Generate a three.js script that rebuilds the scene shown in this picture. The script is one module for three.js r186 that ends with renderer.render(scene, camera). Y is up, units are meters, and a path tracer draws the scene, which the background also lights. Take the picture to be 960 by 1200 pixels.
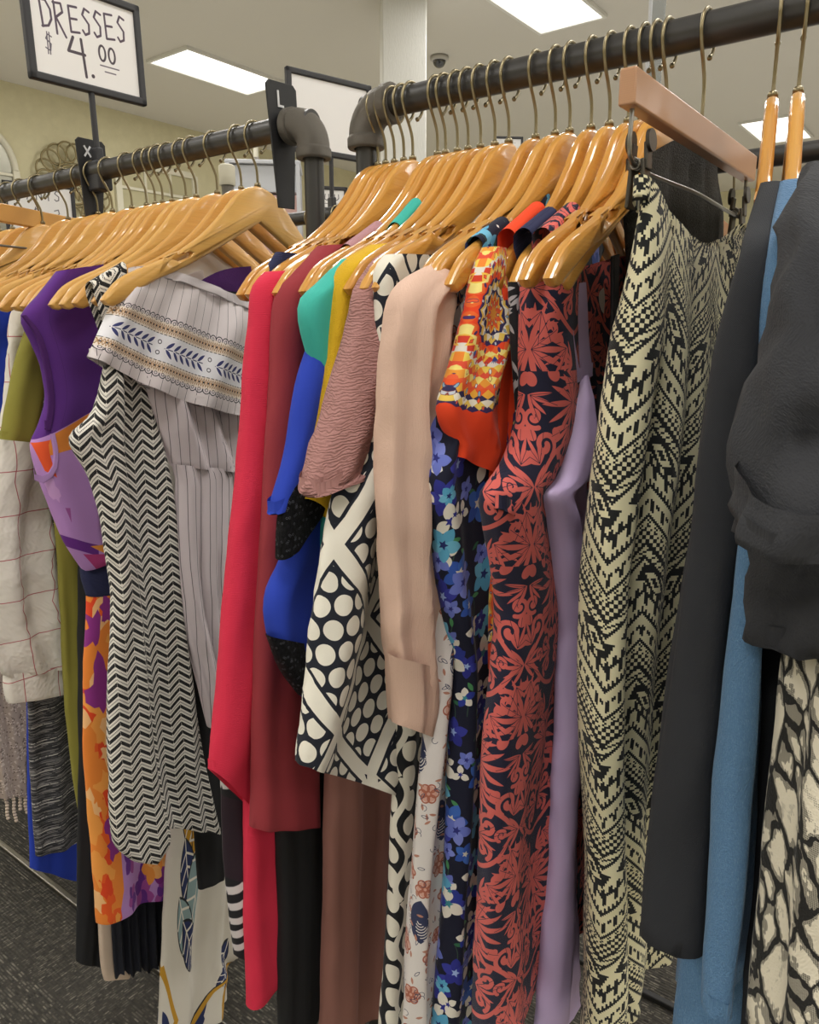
import * as THREE from 'three';
import { mergeGeometries, mergeVertices, toCreasedNormals } from 'three/addons/utils/BufferGeometryUtils.js';
import { RoundedBoxGeometry } from 'three/addons/geometries/RoundedBoxGeometry.js';
import { RectAreaLightUniformsLib } from 'three/addons/lights/RectAreaLightUniformsLib.js';
import { createNoise3D } from 'simplex-noise';

// ---------------------------------------------------------------- camera, exposure, lamps
const scene = new THREE.Scene();
scene.background = new THREE.Color(0x000000);
const camera = new THREE.PerspectiveCamera(2 * Math.atan(600 / 900) * 180 / Math.PI, 960 / 1200, 0.05, 60);
const EYE = 1.28, PITCH = Math.atan(200 / 900);
camera.position.set(0, EYE, 0);
camera.rotation.set(-PITCH, 0, 0);
const renderer = new THREE.WebGLRenderer();
renderer.toneMapping = THREE.LinearToneMapping;
renderer.toneMappingExposure = 0.86;
renderer.shadowMap.enabled = true;
RectAreaLightUniformsLib.init();
const LAMP = 21, LAMP_COLOUR = new THREE.Color(1.0, 0.975, 0.935), GLOW = 3.2;

// room frame: the racks, walls and lamps share these horizontal axes
const AZ = 37 * Math.PI / 180;
const PIPE_Y = 1.55, PIPE_DIR = new THREE.Vector3(-Math.cos(AZ), 0, -Math.sin(AZ));
const PIPE_AT = new THREE.Vector3(0.2473, PIPE_Y, -0.7725);
const pipeAt = (s) => PIPE_AT.clone().addScaledVector(PIPE_DIR, s);
const FACE = Math.PI / 2 - AZ;                                           // turn of a thing whose broad side looks along the rail
const CEIL = EYE + 2.6;

// ---------------------------------------------------------------- helpers
function rng(seed) { let a = seed >>> 0; return () => { a = (a + 0x6d2b79f5) | 0; let t = Math.imul(a ^ (a >>> 15), 1 | a); t = (t + Math.imul(t ^ (t >>> 7), 61 | t)) ^ t; return ((t ^ (t >>> 14)) >>> 0) / 4294967296; }; }
const noise = createNoise3D(rng(77));
const clamp = (x, a, b) => Math.max(a, Math.min(b, x)), lerp = (a, b, t) => a + (b - a) * t;
const taken = {};
function numbered(name) { const n = taken[name] = (taken[name] ?? -1) + 1; return n ? name + '_' + String(n).padStart(3, '0') : name; }
function thing(name, label, category, pos = [0, 0, 0], turn = 0, group) {
  const o = new THREE.Group(); o.name = numbered(name); scene.add(o);
  o.position.set(...pos); o.rotation.y = turn; o.userData = { label, category };
  if (group) o.userData.group = group;
  return o;
}
function obj(name, geo, material, parent = scene) {
  const g = Array.isArray(geo) ? mergeGeometries(geo.map((x) => { const y = x.index ? x.toNonIndexed() : x; for (const k of Object.keys(y.attributes)) if (!['position', 'normal', 'uv'].includes(k)) y.deleteAttribute(k); return y; })) : geo;
  const m = new THREE.Mesh(g, material); m.name = parent === scene ? numbered(name) : name; m.castShadow = m.receiveShadow = true; parent.add(m);
  return m;
}
function struct(name, geo, material, label, parent = scene) { const m = obj(name, geo, material, parent); if (parent === scene) { m.userData.kind = 'structure'; if (label) { m.userData.label = label; } } return m; }
function box(w, h, d, x = 0, y = 0, z = 0, r = 0) { const g = r ? new RoundedBoxGeometry(w, h, d, 2, r) : new THREE.BoxGeometry(w, h, d); g.translate(x, y, z); return g; }
function tube(pts, r, seg = 24, rad = 8, closed = false) { return new THREE.TubeGeometry(new THREE.CatmullRomCurve3(pts.map((p) => new THREE.Vector3(...p)), closed, 'centripetal'), seg, r, rad, closed); }
function rod(a, b, r, rad = 12) { const A = new THREE.Vector3(...a), B = new THREE.Vector3(...b), d = B.clone().sub(A), g = new THREE.CylinderGeometry(r, r, d.length(), rad); g.applyQuaternion(new THREE.Quaternion().setFromUnitVectors(new THREE.Vector3(0, 1, 0), d.clone().normalize())); g.translate(...A.add(B).multiplyScalar(0.5).toArray()); return g; }
function lathe(pts, seg = 24) { return new THREE.LatheGeometry(pts.map((p) => new THREE.Vector2(...p)), seg); }

// ---------------------------------------------------------------- textures and materials
const S = 'rgb';
function canvasTex(w, h, draw, wrap = THREE.RepeatWrapping) {
  const c = document.createElement('canvas'); c.width = w; c.height = h; const x = c.getContext('2d'); draw(x, w, h);
  const t = new THREE.CanvasTexture(c); t.colorSpace = THREE.SRGBColorSpace; t.wrapS = t.wrapT = wrap; t.magFilter = THREE.LinearFilter; return t;
}
function dataTex(n, f) {
  const d = new Uint8Array(n * n * 4);
  for (let j = 0; j < n; j++) for (let i = 0; i < n; i++) { const v = clamp(f(i / n, j / n, i, j), 0, 1) * 255, k = (j * n + i) * 4; d[k] = d[k + 1] = d[k + 2] = v; d[k + 3] = 255; }
  const t = new THREE.DataTexture(d, n, n); t.wrapS = t.wrapT = THREE.RepeatWrapping; t.magFilter = THREE.LinearFilter; t.needsUpdate = true; return t;
}
// noise that repeats over the unit square
function tileNoise(u, v, f, seed = 0) { const a = u * Math.PI * 2, b = v * Math.PI * 2, r = f / (2 * Math.PI); return (noise(Math.cos(a) * r + seed, Math.sin(a) * r + Math.cos(b) * r, Math.sin(b) * r + seed * 1.7) + noise(Math.cos(a) * r - seed, Math.sin(b) * r, Math.sin(a) * r + Math.cos(b) * r * 0.7 + 9)) * 0.5; }
const BUMP = {
  weave: dataTex(128, (u, v, i, j) => 0.5 + 0.25 * Math.sin(u * Math.PI * 64) * Math.sin(v * Math.PI * 64) + 0.18 * tileNoise(u, v, 60, 3)),
  rib: dataTex(128, (u, v) => 0.5 + 0.4 * Math.sin(v * Math.PI * 32) + 0.12 * tileNoise(u, v, 40, 5)),
  crinkle: dataTex(256, (u, v) => { const w = tileNoise(u, v, 7, 2) * 0.05; return 0.5 + 0.35 * Math.sin((v + w) * Math.PI * 2 * 16 + 2.5 * tileNoise(u, v, 10, 4)) + 0.3 * tileNoise(u * 1, v, 26, 8); }),
  gauze: dataTex(256, (u, v) => 0.5 + 0.3 * tileNoise(u, 0.3, 90, 1) + 0.14 * Math.sin(u * Math.PI * 2 * 60 + 4 * tileNoise(u, v, 9, 7)) + 0.3 * tileNoise(u, v, 60, 6) + 0.2 * tileNoise(u, v, 24, 2)),
  fuzz: dataTex(256, (u, v) => 0.5 + 0.5 * tileNoise(u, v, 70, 11) + 0.25 * tileNoise(u, v, 22, 12)),
};
const sized = (t, w, h) => { const c = t.clone(); c.repeat.set(1 / w, 1 / h); c.needsUpdate = true; return c; };
const M = {};
function cloth(key, { color = 0xffffff, map, w = 1, h = 1, bump = 'weave', bs = 0.0004, bw = 0.05, bh, rough = 0.9, sheen = 0.25, fit, bfit = [0.15, 0.08], ...rest }) {
  const m = new THREE.MeshPhysicalMaterial({ color, roughness: rough, sheen, sheenRoughness: 0.6, sheenColor: new THREE.Color(color).lerp(new THREE.Color(1, 1, 1), 0.08), side: THREE.DoubleSide, ...rest });
  if (map) m.map = fit ? map : sized(map, w, h);
  if (bump) { m.bumpMap = sized(BUMP[bump], fit ? bfit[0] : bw, fit ? bfit[1] : bh ?? bw); m.bumpScale = bs; }
  m.name = key; M[key] = m; return m;
}
const tiled = (w, h, x, y, f) => { for (const dx of [-w, 0, w]) for (const dy of [-h, 0, h]) f(x + dx, y + dy); };
function blob(c, x, y, r, rough, R, fill) { c.fillStyle = fill; c.beginPath(); const n = 14, k = []; for (let i = 0; i < n; i++) k.push(r * (1 + (R() - 0.5) * rough)); for (let i = 0; i <= n; i++) { const a = i / n * Math.PI * 2, q = k[i % n]; i ? c.lineTo(x + Math.cos(a) * q, y + Math.sin(a) * q) : c.moveTo(x + q, y); } c.fill(); }
function leaf(c, x, y, a, L, W, fill, stroke, lw = 2) { c.save(); c.translate(x, y); c.rotate(a); c.beginPath(); c.moveTo(0, 0); c.bezierCurveTo(L * 0.3, -W, L * 0.75, -W * 0.8, L, 0); c.bezierCurveTo(L * 0.75, W * 0.8, L * 0.3, W, 0, 0); if (fill) { c.fillStyle = fill; c.fill(); } if (stroke) { c.strokeStyle = stroke; c.lineWidth = lw; c.stroke(); } c.restore(); }
function petals(c, x, y, n, r, fills, a0, wide = 0.5) { for (let i = 0; i < n; i++) leaf(c, x, y, a0 + i / n * Math.PI * 2, r, r * wide, fills[i % fills.length]); }

// plain fabrics
cloth('royal', { color: 0x2440b4 }); cloth('olive', { color: 0x8d8738 }); cloth('navy', { color: 0x0e1220, rough: 0.8 });
cloth('navyknit', { color: 0x262a4e, bump: 'rib', bw: 0.03 }); cloth('blacksheer', { color: 0x17181c, rough: 0.8 });
cloth('blackplain', { color: 0x141416 }); cloth('blacksmooth', { color: 0x232327, rough: 0.6 }); cloth('blackjersey', { color: 0x222429, bump: 'weave', bw: 0.04, bs: 0.0006 });
cloth('charcoal', { color: 0x2c2d31, bump: 'fuzz', bw: 0.09, bs: 0.0004 });
cloth('crimson', { color: 0xd62a48, bump: 'rib', bw: 0.028, bs: 0.00022 }); cloth('brick', { color: 0x97323a, bw: 0.03 });
cloth('mocha', { color: 0x875c52 }); cloth('mauve', { color: 0xb98a90, bump: 'fuzz', bw: 0.05 });
cloth('teal', { color: 0x3fb5a6 }); cloth('mustard', { color: 0xe0b21c, bump: 'fuzz', bw: 0.04, bs: 0.0008 });
cloth('crinkle', { color: 0xab7d78, bump: 'crinkle', bw: 0.075, bh: 0.05, bs: 0.0009 });
cloth('beige', { color: 0xd9b7a4, bump: 'gauze', bw: 0.11, bh: 0.07, bs: 0.00028 });
cloth('lilac', { color: 0xc3aed6, rough: 0.55, bw: 0.03, bs: 0.0002 }); cloth('orangeplain', { color: 0xf2481c });
cloth('plainwhite', { color: 0xe0d8da }); cloth('lilacbind', { color: 0xb98fcb }); cloth('cream', { color: 0xd8c3b0 }); cloth('satin', { color: 0xd8d0cc, rough: 0.35, sheen: 0.5 }); cloth('velvet', { color: 0x4b1a66, sheen: 0.8, bump: 'fuzz', bw: 0.05 });
cloth('fuzzy', { color: 0x45433c, bump: 'fuzz', bw: 0.05, bs: 0.004, sheen: 0.7 });

// printed and knitted fabrics; every drawing is flat dye on cloth
cloth('chevron', { w: 0.06, h: 0.065, bs: 0.0006, bw: 0.02, map: canvasTex(512, 554, (c, w, h) => {
  c.fillStyle = '#e9e4da'; c.fillRect(0, 0, w, h); const P = w / 2, n = 5, st = h / n, R = rng(4);
  const zig = (y, x) => y + Math.abs(((x / P) % 1) - 0.5) * P * 0.85;
  for (let k = -6; k < n + 2; k++) {
    c.strokeStyle = '#1a191b'; c.lineWidth = st * 0.32; c.beginPath(); for (let x = 0; x <= w; x += 4) { const y = zig(k * st, x); x ? c.lineTo(x, y) : c.moveTo(x, y); } c.stroke();
    c.setLineDash([7, 7]); c.lineWidth = st * 0.12; c.strokeStyle = '#3a383b'; c.beginPath(); for (let x = 0; x <= w; x += 4) { const y = zig(k * st + st * 0.5, x); x ? c.lineTo(x, y) : c.moveTo(x, y); } c.stroke(); c.setLineDash([]);
  }
  c.strokeStyle = '#e9e4da'; c.lineWidth = 5; for (let x = 0; x < w; x += P / 2) { c.setLineDash([9, 9]); c.beginPath(); c.moveTo(x, 0); c.lineTo(x, h); c.stroke(); } c.setLineDash([]);
  c.fillStyle = 'rgba(233,228,218,.5)'; for (let i = 0; i < 900; i++) c.fillRect(R() * w, R() * h, 6, 2);
}) });

function pinstripes(c, w, h, n, ground, line, lw) { c.fillStyle = ground; c.fillRect(0, 0, w, h); c.strokeStyle = line; c.lineWidth = lw; for (let i = 0; i < n; i++) { const x = (i + 0.5) * w / n; c.beginPath(); c.moveTo(x, 0); c.lineTo(x, h); c.stroke(); } }
cloth('pinstripe', { w: 0.09, h: 0.09, bw: 0.03, map: canvasTex(256, 64, (c, w, h) => pinstripes(c, w, h, 7, '#d9cdd0', '#4b4549', 2.2)) });
cloth('ruffle', { fit: true, bfit: [0.12, 0.2], map: canvasTex(2048, 1024, (c, w, h) => {
  pinstripes(c, w, h, 17, '#e2d9da', '#5a5458', 5);
  const y0 = h * 0.40, y1 = h * 0.86, mid = (y0 + y1) / 2;
  c.fillStyle = '#e6d9cc'; c.fillRect(0, y0, w, y1 - y0); c.fillStyle = '#ecebf0'; c.fillRect(0, mid - 125, w, 250);
  for (const [yy, sg] of [[y0, -1], [y1, 1]]) {
    c.strokeStyle = '#2c2a33'; c.lineWidth = 8; for (let x = 0; x < w; x += 73) { c.beginPath(); c.arc(x + 36, yy, 38, sg < 0 ? Math.PI : 0, sg < 0 ? 2 * Math.PI : Math.PI); c.stroke(); c.lineWidth = 5; c.beginPath(); c.arc(x + 36, yy + sg * 6, 13, 0, 7); c.stroke(); c.lineWidth = 8; }
    const b = sg < 0 ? y0 + 6 : y1 - 104; c.strokeStyle = '#a98258'; c.lineWidth = 6;
    for (let x = 0; x < w; x += 46) { c.beginPath(); c.moveTo(x, b + 12); c.lineTo(x + 23, b + 86); c.lineTo(x + 46, b + 12); c.stroke(); c.beginPath(); c.moveTo(x, b + 86); c.lineTo(x + 23, b + 12); c.lineTo(x + 46, b + 86); c.stroke(); c.fillStyle = '#33303a'; c.beginPath(); c.arc(x + 23, b + 49, 9, 0, 7); c.fill(); c.fillStyle = '#d8b48c'; c.fillRect(x - 6, b + 40, 13, 13); }
    c.strokeStyle = '#2c2a33'; c.lineWidth = 7; c.setLineDash([30, 16]); c.beginPath(); c.moveTo(0, sg < 0 ? y0 + 108 : y1 - 108); c.lineTo(w, sg < 0 ? y0 + 108 : y1 - 108); c.stroke(); c.setLineDash([]);
  }
  for (let k = 0; k < 3; k++) { const x0 = k * w / 3 + 40, L = w / 3 - 130; c.strokeStyle = '#35365e'; c.lineWidth = 9; c.beginPath(); c.moveTo(x0, mid); c.lineTo(x0 + L, mid); c.stroke(); for (let i = 0; i < 6; i++) for (const s of [-1, 1]) leaf(c, x0 + 10 + i * L / 6, mid, s * 0.72, 128, 30, '#3b4074', '#f4f2f6', 7); c.strokeStyle = '#3a3640'; c.lineWidth = 8; for (const d of [-52, 52]) { c.beginPath(); c.arc(x0 + L + 70, mid + d, 18, 0, 7); c.stroke(); } }
}, THREE.MirroredRepeatWrapping) });

cloth('grid', { color: 0xffffff, w: 0.058, h: 0.066, rough: 0.8, bump: 'fuzz', bw: 0.5, bs: 0.0012, map: canvasTex(256, 256, (c, w, h) => { c.fillStyle = '#e6e0d6'; c.fillRect(0, 0, w, h); c.strokeStyle = '#b3565c'; c.lineWidth = 5; c.strokeRect(128, -20, 400, 400); c.beginPath(); c.moveTo(0, 128); c.lineTo(w, 128); c.moveTo(128, 0); c.lineTo(128, h); c.stroke(); }) });
cloth('lace', { w: 0.05, h: 0.05, map: canvasTex(256, 256, (c, w, h) => { c.fillStyle = '#b3a294'; c.fillRect(0, 0, w, h); const R = rng(3); for (let i = 0; i < 90; i++) { const x = R() * w, y = R() * h, r = 4 + R() * 7; tiled(w, h, x, y, (a, b) => { c.fillStyle = R() > 0.4 ? '#d9cbbd' : '#7c6d62'; c.beginPath(); c.arc(a, b, r, 0, 7); c.fill(); }); } }) });
cloth('denimprint', { w: 0.04, h: 0.04, map: canvasTex(256, 256, (c, w, h) => { c.fillStyle = '#3c4560'; c.fillRect(0, 0, w, h); const R = rng(8); for (let i = 0; i < 60; i++) tiled(w, h, R() * w, R() * h, (a, b) => leaf(c, a, b, i, 34, 8, i % 2 ? '#aab2c4' : '#1f2638')); }) });
cloth('heather', { w: 0.14, h: 0.11, bump: 'rib', bw: 0.04, map: canvasTex(512, 512, (c, w, h) => { c.fillStyle = '#3a3a3e'; c.fillRect(0, 0, w, h); const R = rng(12); for (let i = 0; i < 620; i++) { const y = R() * h, x = R() * w, L = 20 + R() * 150; c.fillStyle = R() > 0.55 ? '#191a1e' : R() > 0.5 ? '#6d6c70' : '#8f8c8c'; tiled(w, h, x, y, (a, b) => c.fillRect(a, b, L, 2 + (i % 4))); } for (const y of [60, 190, 215, 330, 452]) { for (let x = 0; x < w; x += 9) { c.fillStyle = R() > 0.25 ? '#c9c6c2' : '#6d6c70'; c.fillRect(x, y, 9, 6); } } }) });

cloth('yoke', { fit: true, bfit: [0.2, 0.08], map: canvasTex(512, 1024, (c, w, h) => {
  const R = rng(5); c.fillStyle = '#c08fd2'; c.fillRect(0, 0, w, h);
  c.fillStyle = '#5d2a86'; c.beginPath(); c.moveTo(0, 0); c.lineTo(w, 0); c.lineTo(w, h * 0.44); c.lineTo(0, h * 0.545); c.fill();
  c.strokeStyle = '#4b1f70'; c.lineWidth = 3; c.beginPath(); c.moveTo(110, 0); c.lineTo(150, h * 0.5); c.stroke();
  c.fillStyle = '#f2923a'; c.beginPath(); c.moveTo(w * 0.2, h * 0.53); c.lineTo(w, h * 0.44); c.lineTo(w, h * 0.56); c.lineTo(w * 0.2, h * 0.595); c.fill();
  c.fillStyle = '#ef5a2c'; c.beginPath(); c.moveTo(0, h * 0.555); c.lineTo(w * 0.2, h * 0.545); c.lineTo(w * 0.24, h * 0.66); c.lineTo(w * 0.08, h * 0.64); c.fill();
  blob(c, 60, h * 0.7, 42, 0.6, R, '#d7a6e0'); c.fillStyle = '#a2559f'; c.beginPath(); c.moveTo(w * 0.2, h * 0.76); c.lineTo(w * 0.3, h * 0.76); c.lineTo(w * 0.24, h * 0.81); c.fill();
  c.fillStyle = '#6b2a8c'; c.beginPath(); c.moveTo(0, h * 0.855); c.lineTo(w * 0.75, h * 0.9); c.lineTo(w * 0.6, h * 0.95); c.lineTo(0, h * 0.9); c.fill();
  c.fillStyle = '#f29a3e'; c.beginPath(); c.moveTo(w * 0.5, h * 0.9); c.lineTo(w, h * 0.9); c.lineTo(w, h * 0.97); c.fill();
  c.fillStyle = '#b73d7e'; c.beginPath(); c.moveTo(w * 0.2, h * 0.93); c.lineTo(w * 0.9, h * 0.95); c.lineTo(w * 0.8, h); c.lineTo(w * 0.3, h); c.fill();
}, THREE.MirroredRepeatWrapping) });
cloth('orangeflower', { fit: true, bfit: [0.2, 0.06], map: canvasTex(1024, 1536, (c, w, h) => {
  const R = rng(21); c.fillStyle = '#f08a35'; c.fillRect(0, 0, w, h);
  c.fillStyle = '#b98acb'; c.beginPath(); c.moveTo(w * 0.2, 0); c.lineTo(w * 0.24, h * 0.25); c.lineTo(w * 0.3, h * 0.9); c.lineTo(w * 0.22, h); c.lineTo(w, h); c.lineTo(w, 0); c.fill();
  for (let i = 0; i < 60; i++) blob(c, R() * w * 0.24, R() * h, 30 + R() * 60, 0.8, R, ['#ef5f22', '#f6a24a', '#e8481e', '#f9c184', '#f08a35'][i % 5]);
  for (const [x, y, r] of [[0.05, 0.1, 70], [0.16, 0.03, 60], [0.12, 0.27, 90], [0.1, 0.2, 60], [0.2, 0.74, 80], [0.17, 0.68, 60]]) blob(c, x * w, y * h, r, 0.9, R, '#8f2f86');
  for (let i = 0; i < 46; i++) { const x = w * (0.34 + R() * 0.66), y = R() * h; petals(c, x, y, 5, 70 + R() * 60, [['#7b2580', '#8d3a94'], ['#f29a44', '#f7b56a'], ['#6a2d8f', '#a04a9a']][i % 3], R() * 6, 0.55); }
}, THREE.MirroredRepeatWrapping) });

cloth('leafprint', { fit: true, bfit: [0.3, 0.05], map: canvasTex(1024, 2048, (c, w, h) => {
  const R = rng(31); c.fillStyle = '#d8d2c8'; c.fillRect(0, 0, w, h);
  const bigleaf = (x, y, a, L, W, f) => { leaf(c, x, y, a, L, W, f, '#26282e', 7); c.save(); c.translate(x, y); c.rotate(a); c.strokeStyle = '#e6e0d6'; c.lineWidth = 7; c.beginPath(); c.moveTo(0, 0); c.lineTo(L * 0.95, 0); for (let i = 1; i < 5; i++) { c.moveTo(L * i * 0.18, 0); c.lineTo(L * (i * 0.18 + 0.14), W * 0.6); c.moveTo(L * i * 0.18, 0); c.lineTo(L * (i * 0.18 + 0.14), -W * 0.6); } c.stroke(); c.restore(); };
  for (const [x, y] of [[0.1, 0.1], [0.2, 0.3], [0.55, 0.2], [0.8, 0.4], [0.85, 0.1]]) { bigleaf(x * w, y * h, 1.2, 240, 90, '#2a345f'); bigleaf(x * w + 40, y * h, 2.2, 200, 70, '#7e9aa0'); }
  bigleaf(w * 0.10, h * 0.60, 1.0, 260, 110, '#c9962c'); bigleaf(w * 0.30, h * 0.61, 1.9, 230, 100, '#c9962c'); bigleaf(w * 0.14, h * 0.69, 1.1, 230, 100, '#2a345f'); bigleaf(w * 0.32, h * 0.68, 1.9, 330, 120, '#8aa2a6'); bigleaf(w * 0.12, h * 0.77, 0.9, 220, 100, '#8aa2a6'); bigleaf(w * 0.16, h * 0.80, 0.7, 210, 100, '#2a345f');
  bigleaf(w * 0.86, h * 0.825, 2.2, 330, 100, '#2a345f');
  c.save(); c.beginPath(); c.moveTo(w * 0.34, h * 1.0); c.lineTo(w, h * 0.885); c.lineTo(w, h); c.fill(); c.clip(); c.fillStyle = '#d9d3c8'; c.fillRect(0, 0, w, h); for (let i = 0; i < 16; i++) leaf(c, w * (0.4 + R() * 0.6), h * (0.9 + R() * 0.1), R() * 6, 130, 40, '#252f5a'); c.strokeStyle = '#c0902c'; c.lineWidth = 44; c.beginPath(); c.arc(w * 0.95, h * 1.0, 190, 0, 7); c.stroke(); c.restore();
  c.strokeStyle = '#c0902c'; c.lineWidth = 32; c.beginPath(); c.moveTo(w * 0.34, h); c.lineTo(w, h * 0.885); c.stroke(); c.strokeStyle = '#26282e'; c.lineWidth = 9; c.beginPath(); c.moveTo(w * 0.32, h * 0.997); c.lineTo(w, h * 0.877); c.stroke();
  c.strokeStyle = '#c0902c'; c.lineWidth = 30; c.beginPath(); c.moveTo(0, h * 0.87); c.lineTo(w * 0.14, h * 0.95); c.lineTo(w * 0.05, h); c.stroke(); leaf(c, 10, h * 0.93, 1, 160, 45, '#252f5a');
}, THREE.MirroredRepeatWrapping) });
cloth('zebra', { fit: true, bfit: [0.2, 0.05], map: canvasTex(512, 1024, (c, w, h) => {
  c.fillStyle = '#141318'; c.fillRect(0, 0, w, h); c.fillStyle = '#24121f'; c.fillRect(0, h * 0.75, w, h * 0.12);
  const band = (y) => { c.strokeStyle = '#cfc8c8'; c.lineWidth = 12; c.beginPath(); for (let x = 0; x <= w; x += 6) { const yy = y + 22 * Math.abs(((x / 128 + 0.5) % 1) - 0.5) * -2 + 6 * Math.sin(x / 40); x ? c.lineTo(x, yy) : c.moveTo(x, yy); } c.stroke(); };
  for (const y of [0.4, 0.56, 0.66, 0.685, 0.71, 0.735, 0.89, 0.915, 0.94, 0.962, 0.985]) band(y * h);
}, THREE.MirroredRepeatWrapping) });
cloth('stitched', { w: 0.03, h: 0.016, map: canvasTex(256, 128, (c, w, h) => { c.fillStyle = '#1b1b1e'; c.fillRect(0, 0, w, h); c.strokeStyle = '#d8d4d0'; c.lineWidth = 9; for (let x = -20; x < w; x += 32) { c.beginPath(); c.moveTo(x, 30); c.lineTo(x + 16, 60); c.lineTo(x + 32, 30); c.stroke(); } }) });
cloth('sequin', { w: 0.03, h: 0.03, rough: 0.6, sheen: 0, specularIntensity: 0.4, bump: 'fuzz', bw: 0.02, bs: 0.004, map: canvasTex(256, 256, (c, w, h) => { c.fillStyle = '#0c0c10'; c.fillRect(0, 0, w, h); const R = rng(6); for (let i = 0; i < 220; i++) { const x = R() * w, y = R() * h; c.strokeStyle = R() > 0.9 ? '#8a8c98' : '#26262c'; c.lineWidth = 3; tiled(w, h, x, y, (a, b) => { c.beginPath(); c.arc(a, b, 8, 0, 7); c.stroke(); }); } }) });

cloth('polka', { w: 0.13, h: 0.17, bw: 0.03, map: canvasTex(1024, 1339, (c, w, h) => {
  c.fillStyle = '#1b1f2b'; c.fillRect(0, 0, w, h); c.fillStyle = '#ebe6d8';
  const d = w / 6; for (let j = 0; j < 8; j++) for (let i = 0; i < 6; i++) tiled(w, h, (i + (j % 2) * 0.5) * d + 40, (j + 0.5) * h / 8, (a, b) => { c.beginPath(); c.arc(a, b, d * 0.43, 0, 7); c.fill(); });
  for (const [lw, col] of [[170, '#1b1f2b'], [118, '#ebe6d8']]) { c.strokeStyle = col; c.lineWidth = lw; for (const k of [-1, 0, 1]) { c.beginPath(); c.moveTo(k * w, 0); c.lineTo((k + 1) * w, h); c.moveTo((k + 1) * w, 0); c.lineTo(k * w, h); c.stroke(); } }
}) });
cloth('wavedot', { w: 0.075, h: 0.14, map: canvasTex(512, 956, (c, w, h) => {
  c.fillStyle = '#15171c'; c.fillRect(0, 0, w, h); c.fillStyle = '#e6e1d2'; for (let j = 0; j < 5; j++) for (let i = 0; i < 3; i++) tiled(w, h, (i + 0.5) * w / 3, (j + (i % 2) * 0.5) * h / 5, (x, y) => { c.beginPath(); c.ellipse(x, y, 62, 82, 0.35 * (i % 2 ? 1 : -1), 0, 7); c.fill(); });
  c.strokeStyle = '#e6e1d2'; c.lineWidth = 46; for (const k of [0, 1]) { c.beginPath(); for (let y = 0; y <= h; y += 8) c.lineTo(k * w + 50 * Math.sin(y / h * Math.PI * 4), y); c.stroke(); }
}) });
cloth('paisley', { w: 0.085, h: 0.17, map: canvasTex(768, 1536, (c, w, h) => {
  c.fillStyle = '#d5cfcb'; c.fillRect(0, 0, w, h); const R = rng(17);
  const paisley = (x, y, s) => { c.save(); c.translate(x, y); c.scale(s, 1); c.fillStyle = '#2c3352'; c.beginPath(); c.moveTo(0, -210); c.bezierCurveTo(150, -180, 150, 120, 10, 190); c.bezierCurveTo(-110, 120, -120, -60, 0, -210); c.fill(); c.strokeStyle = '#d5cfcb'; c.lineWidth = 9; for (let i = 0; i < 8; i++) { c.beginPath(); c.arc(10, -20 + i * 12, 26 + i * 14, 0.3 * i, 2 + 0.3 * i); c.stroke(); } for (let i = 0; i < 9; i++) { c.strokeStyle = '#2c3352'; c.lineWidth = 5; c.beginPath(); c.ellipse(140 + 20 * Math.sin(i), -150 + i * 44, 9, 15, 0.4, 0, 7); c.stroke(); } c.restore(); };
  tiled(w, h, 180, 300, (a, b) => paisley(a, b, 1)); tiled(w, h, 560, 1080, (a, b) => paisley(a, b, -1));
  const rose = (x, y, r) => { c.fillStyle = '#c99a8a'; c.beginPath(); c.arc(x, y, r * 0.85, 0, 7); c.fill(); c.strokeStyle = '#a4604c'; c.lineWidth = 13; for (let i = 0; i < 6; i++) { c.beginPath(); c.arc(x + Math.cos(i * 1.05) * r * 0.6, y + Math.sin(i * 1.05) * r * 0.6, r * 0.38, 0, 7); c.stroke(); } c.beginPath(); c.arc(x, y, r * 0.3, 0, 5); c.stroke(); };
  for (const [x, y, r] of [[460, 240, 90], [140, 700, 110], [440, 620, 80], [600, 760, 90], [200, 1020, 85], [330, 1330, 120], [660, 1420, 90], [90, 1380, 70]]) tiled(w, h, x, y, (a, b) => rose(a, b, r));
  for (let i = 0; i < 60; i++) { const x = R() * w, y = R() * h, a = R() * 6; tiled(w, h, x, y, (p, q) => leaf(c, p, q, a, 66, 17, i % 3 ? '#b07c68' : null, i % 3 ? null : '#2c3352', 5)); }
  for (let i = 0; i < 30; i++) { const x = R() * w, y = R() * h, a = R() * 6; c.strokeStyle = '#3b4058'; c.lineWidth = 5; tiled(w, h, x, y, (p, q) => { c.beginPath(); c.arc(p, q, 26, a, a + 4); c.stroke(); }); }
}) });
cloth('paisleyblack', { w: 0.05, h: 0.07, map: canvasTex(256, 384, (c, w, h) => { c.fillStyle = '#1a1a20'; c.fillRect(0, 0, w, h); const R = rng(19); for (let i = 0; i < 26; i++) { const x = R() * w, y = R() * h, a = R() * 6; tiled(w, h, x, y, (p, q) => leaf(c, p, q, a, 74, 14, '#b9b7bd')); } }) });
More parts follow.
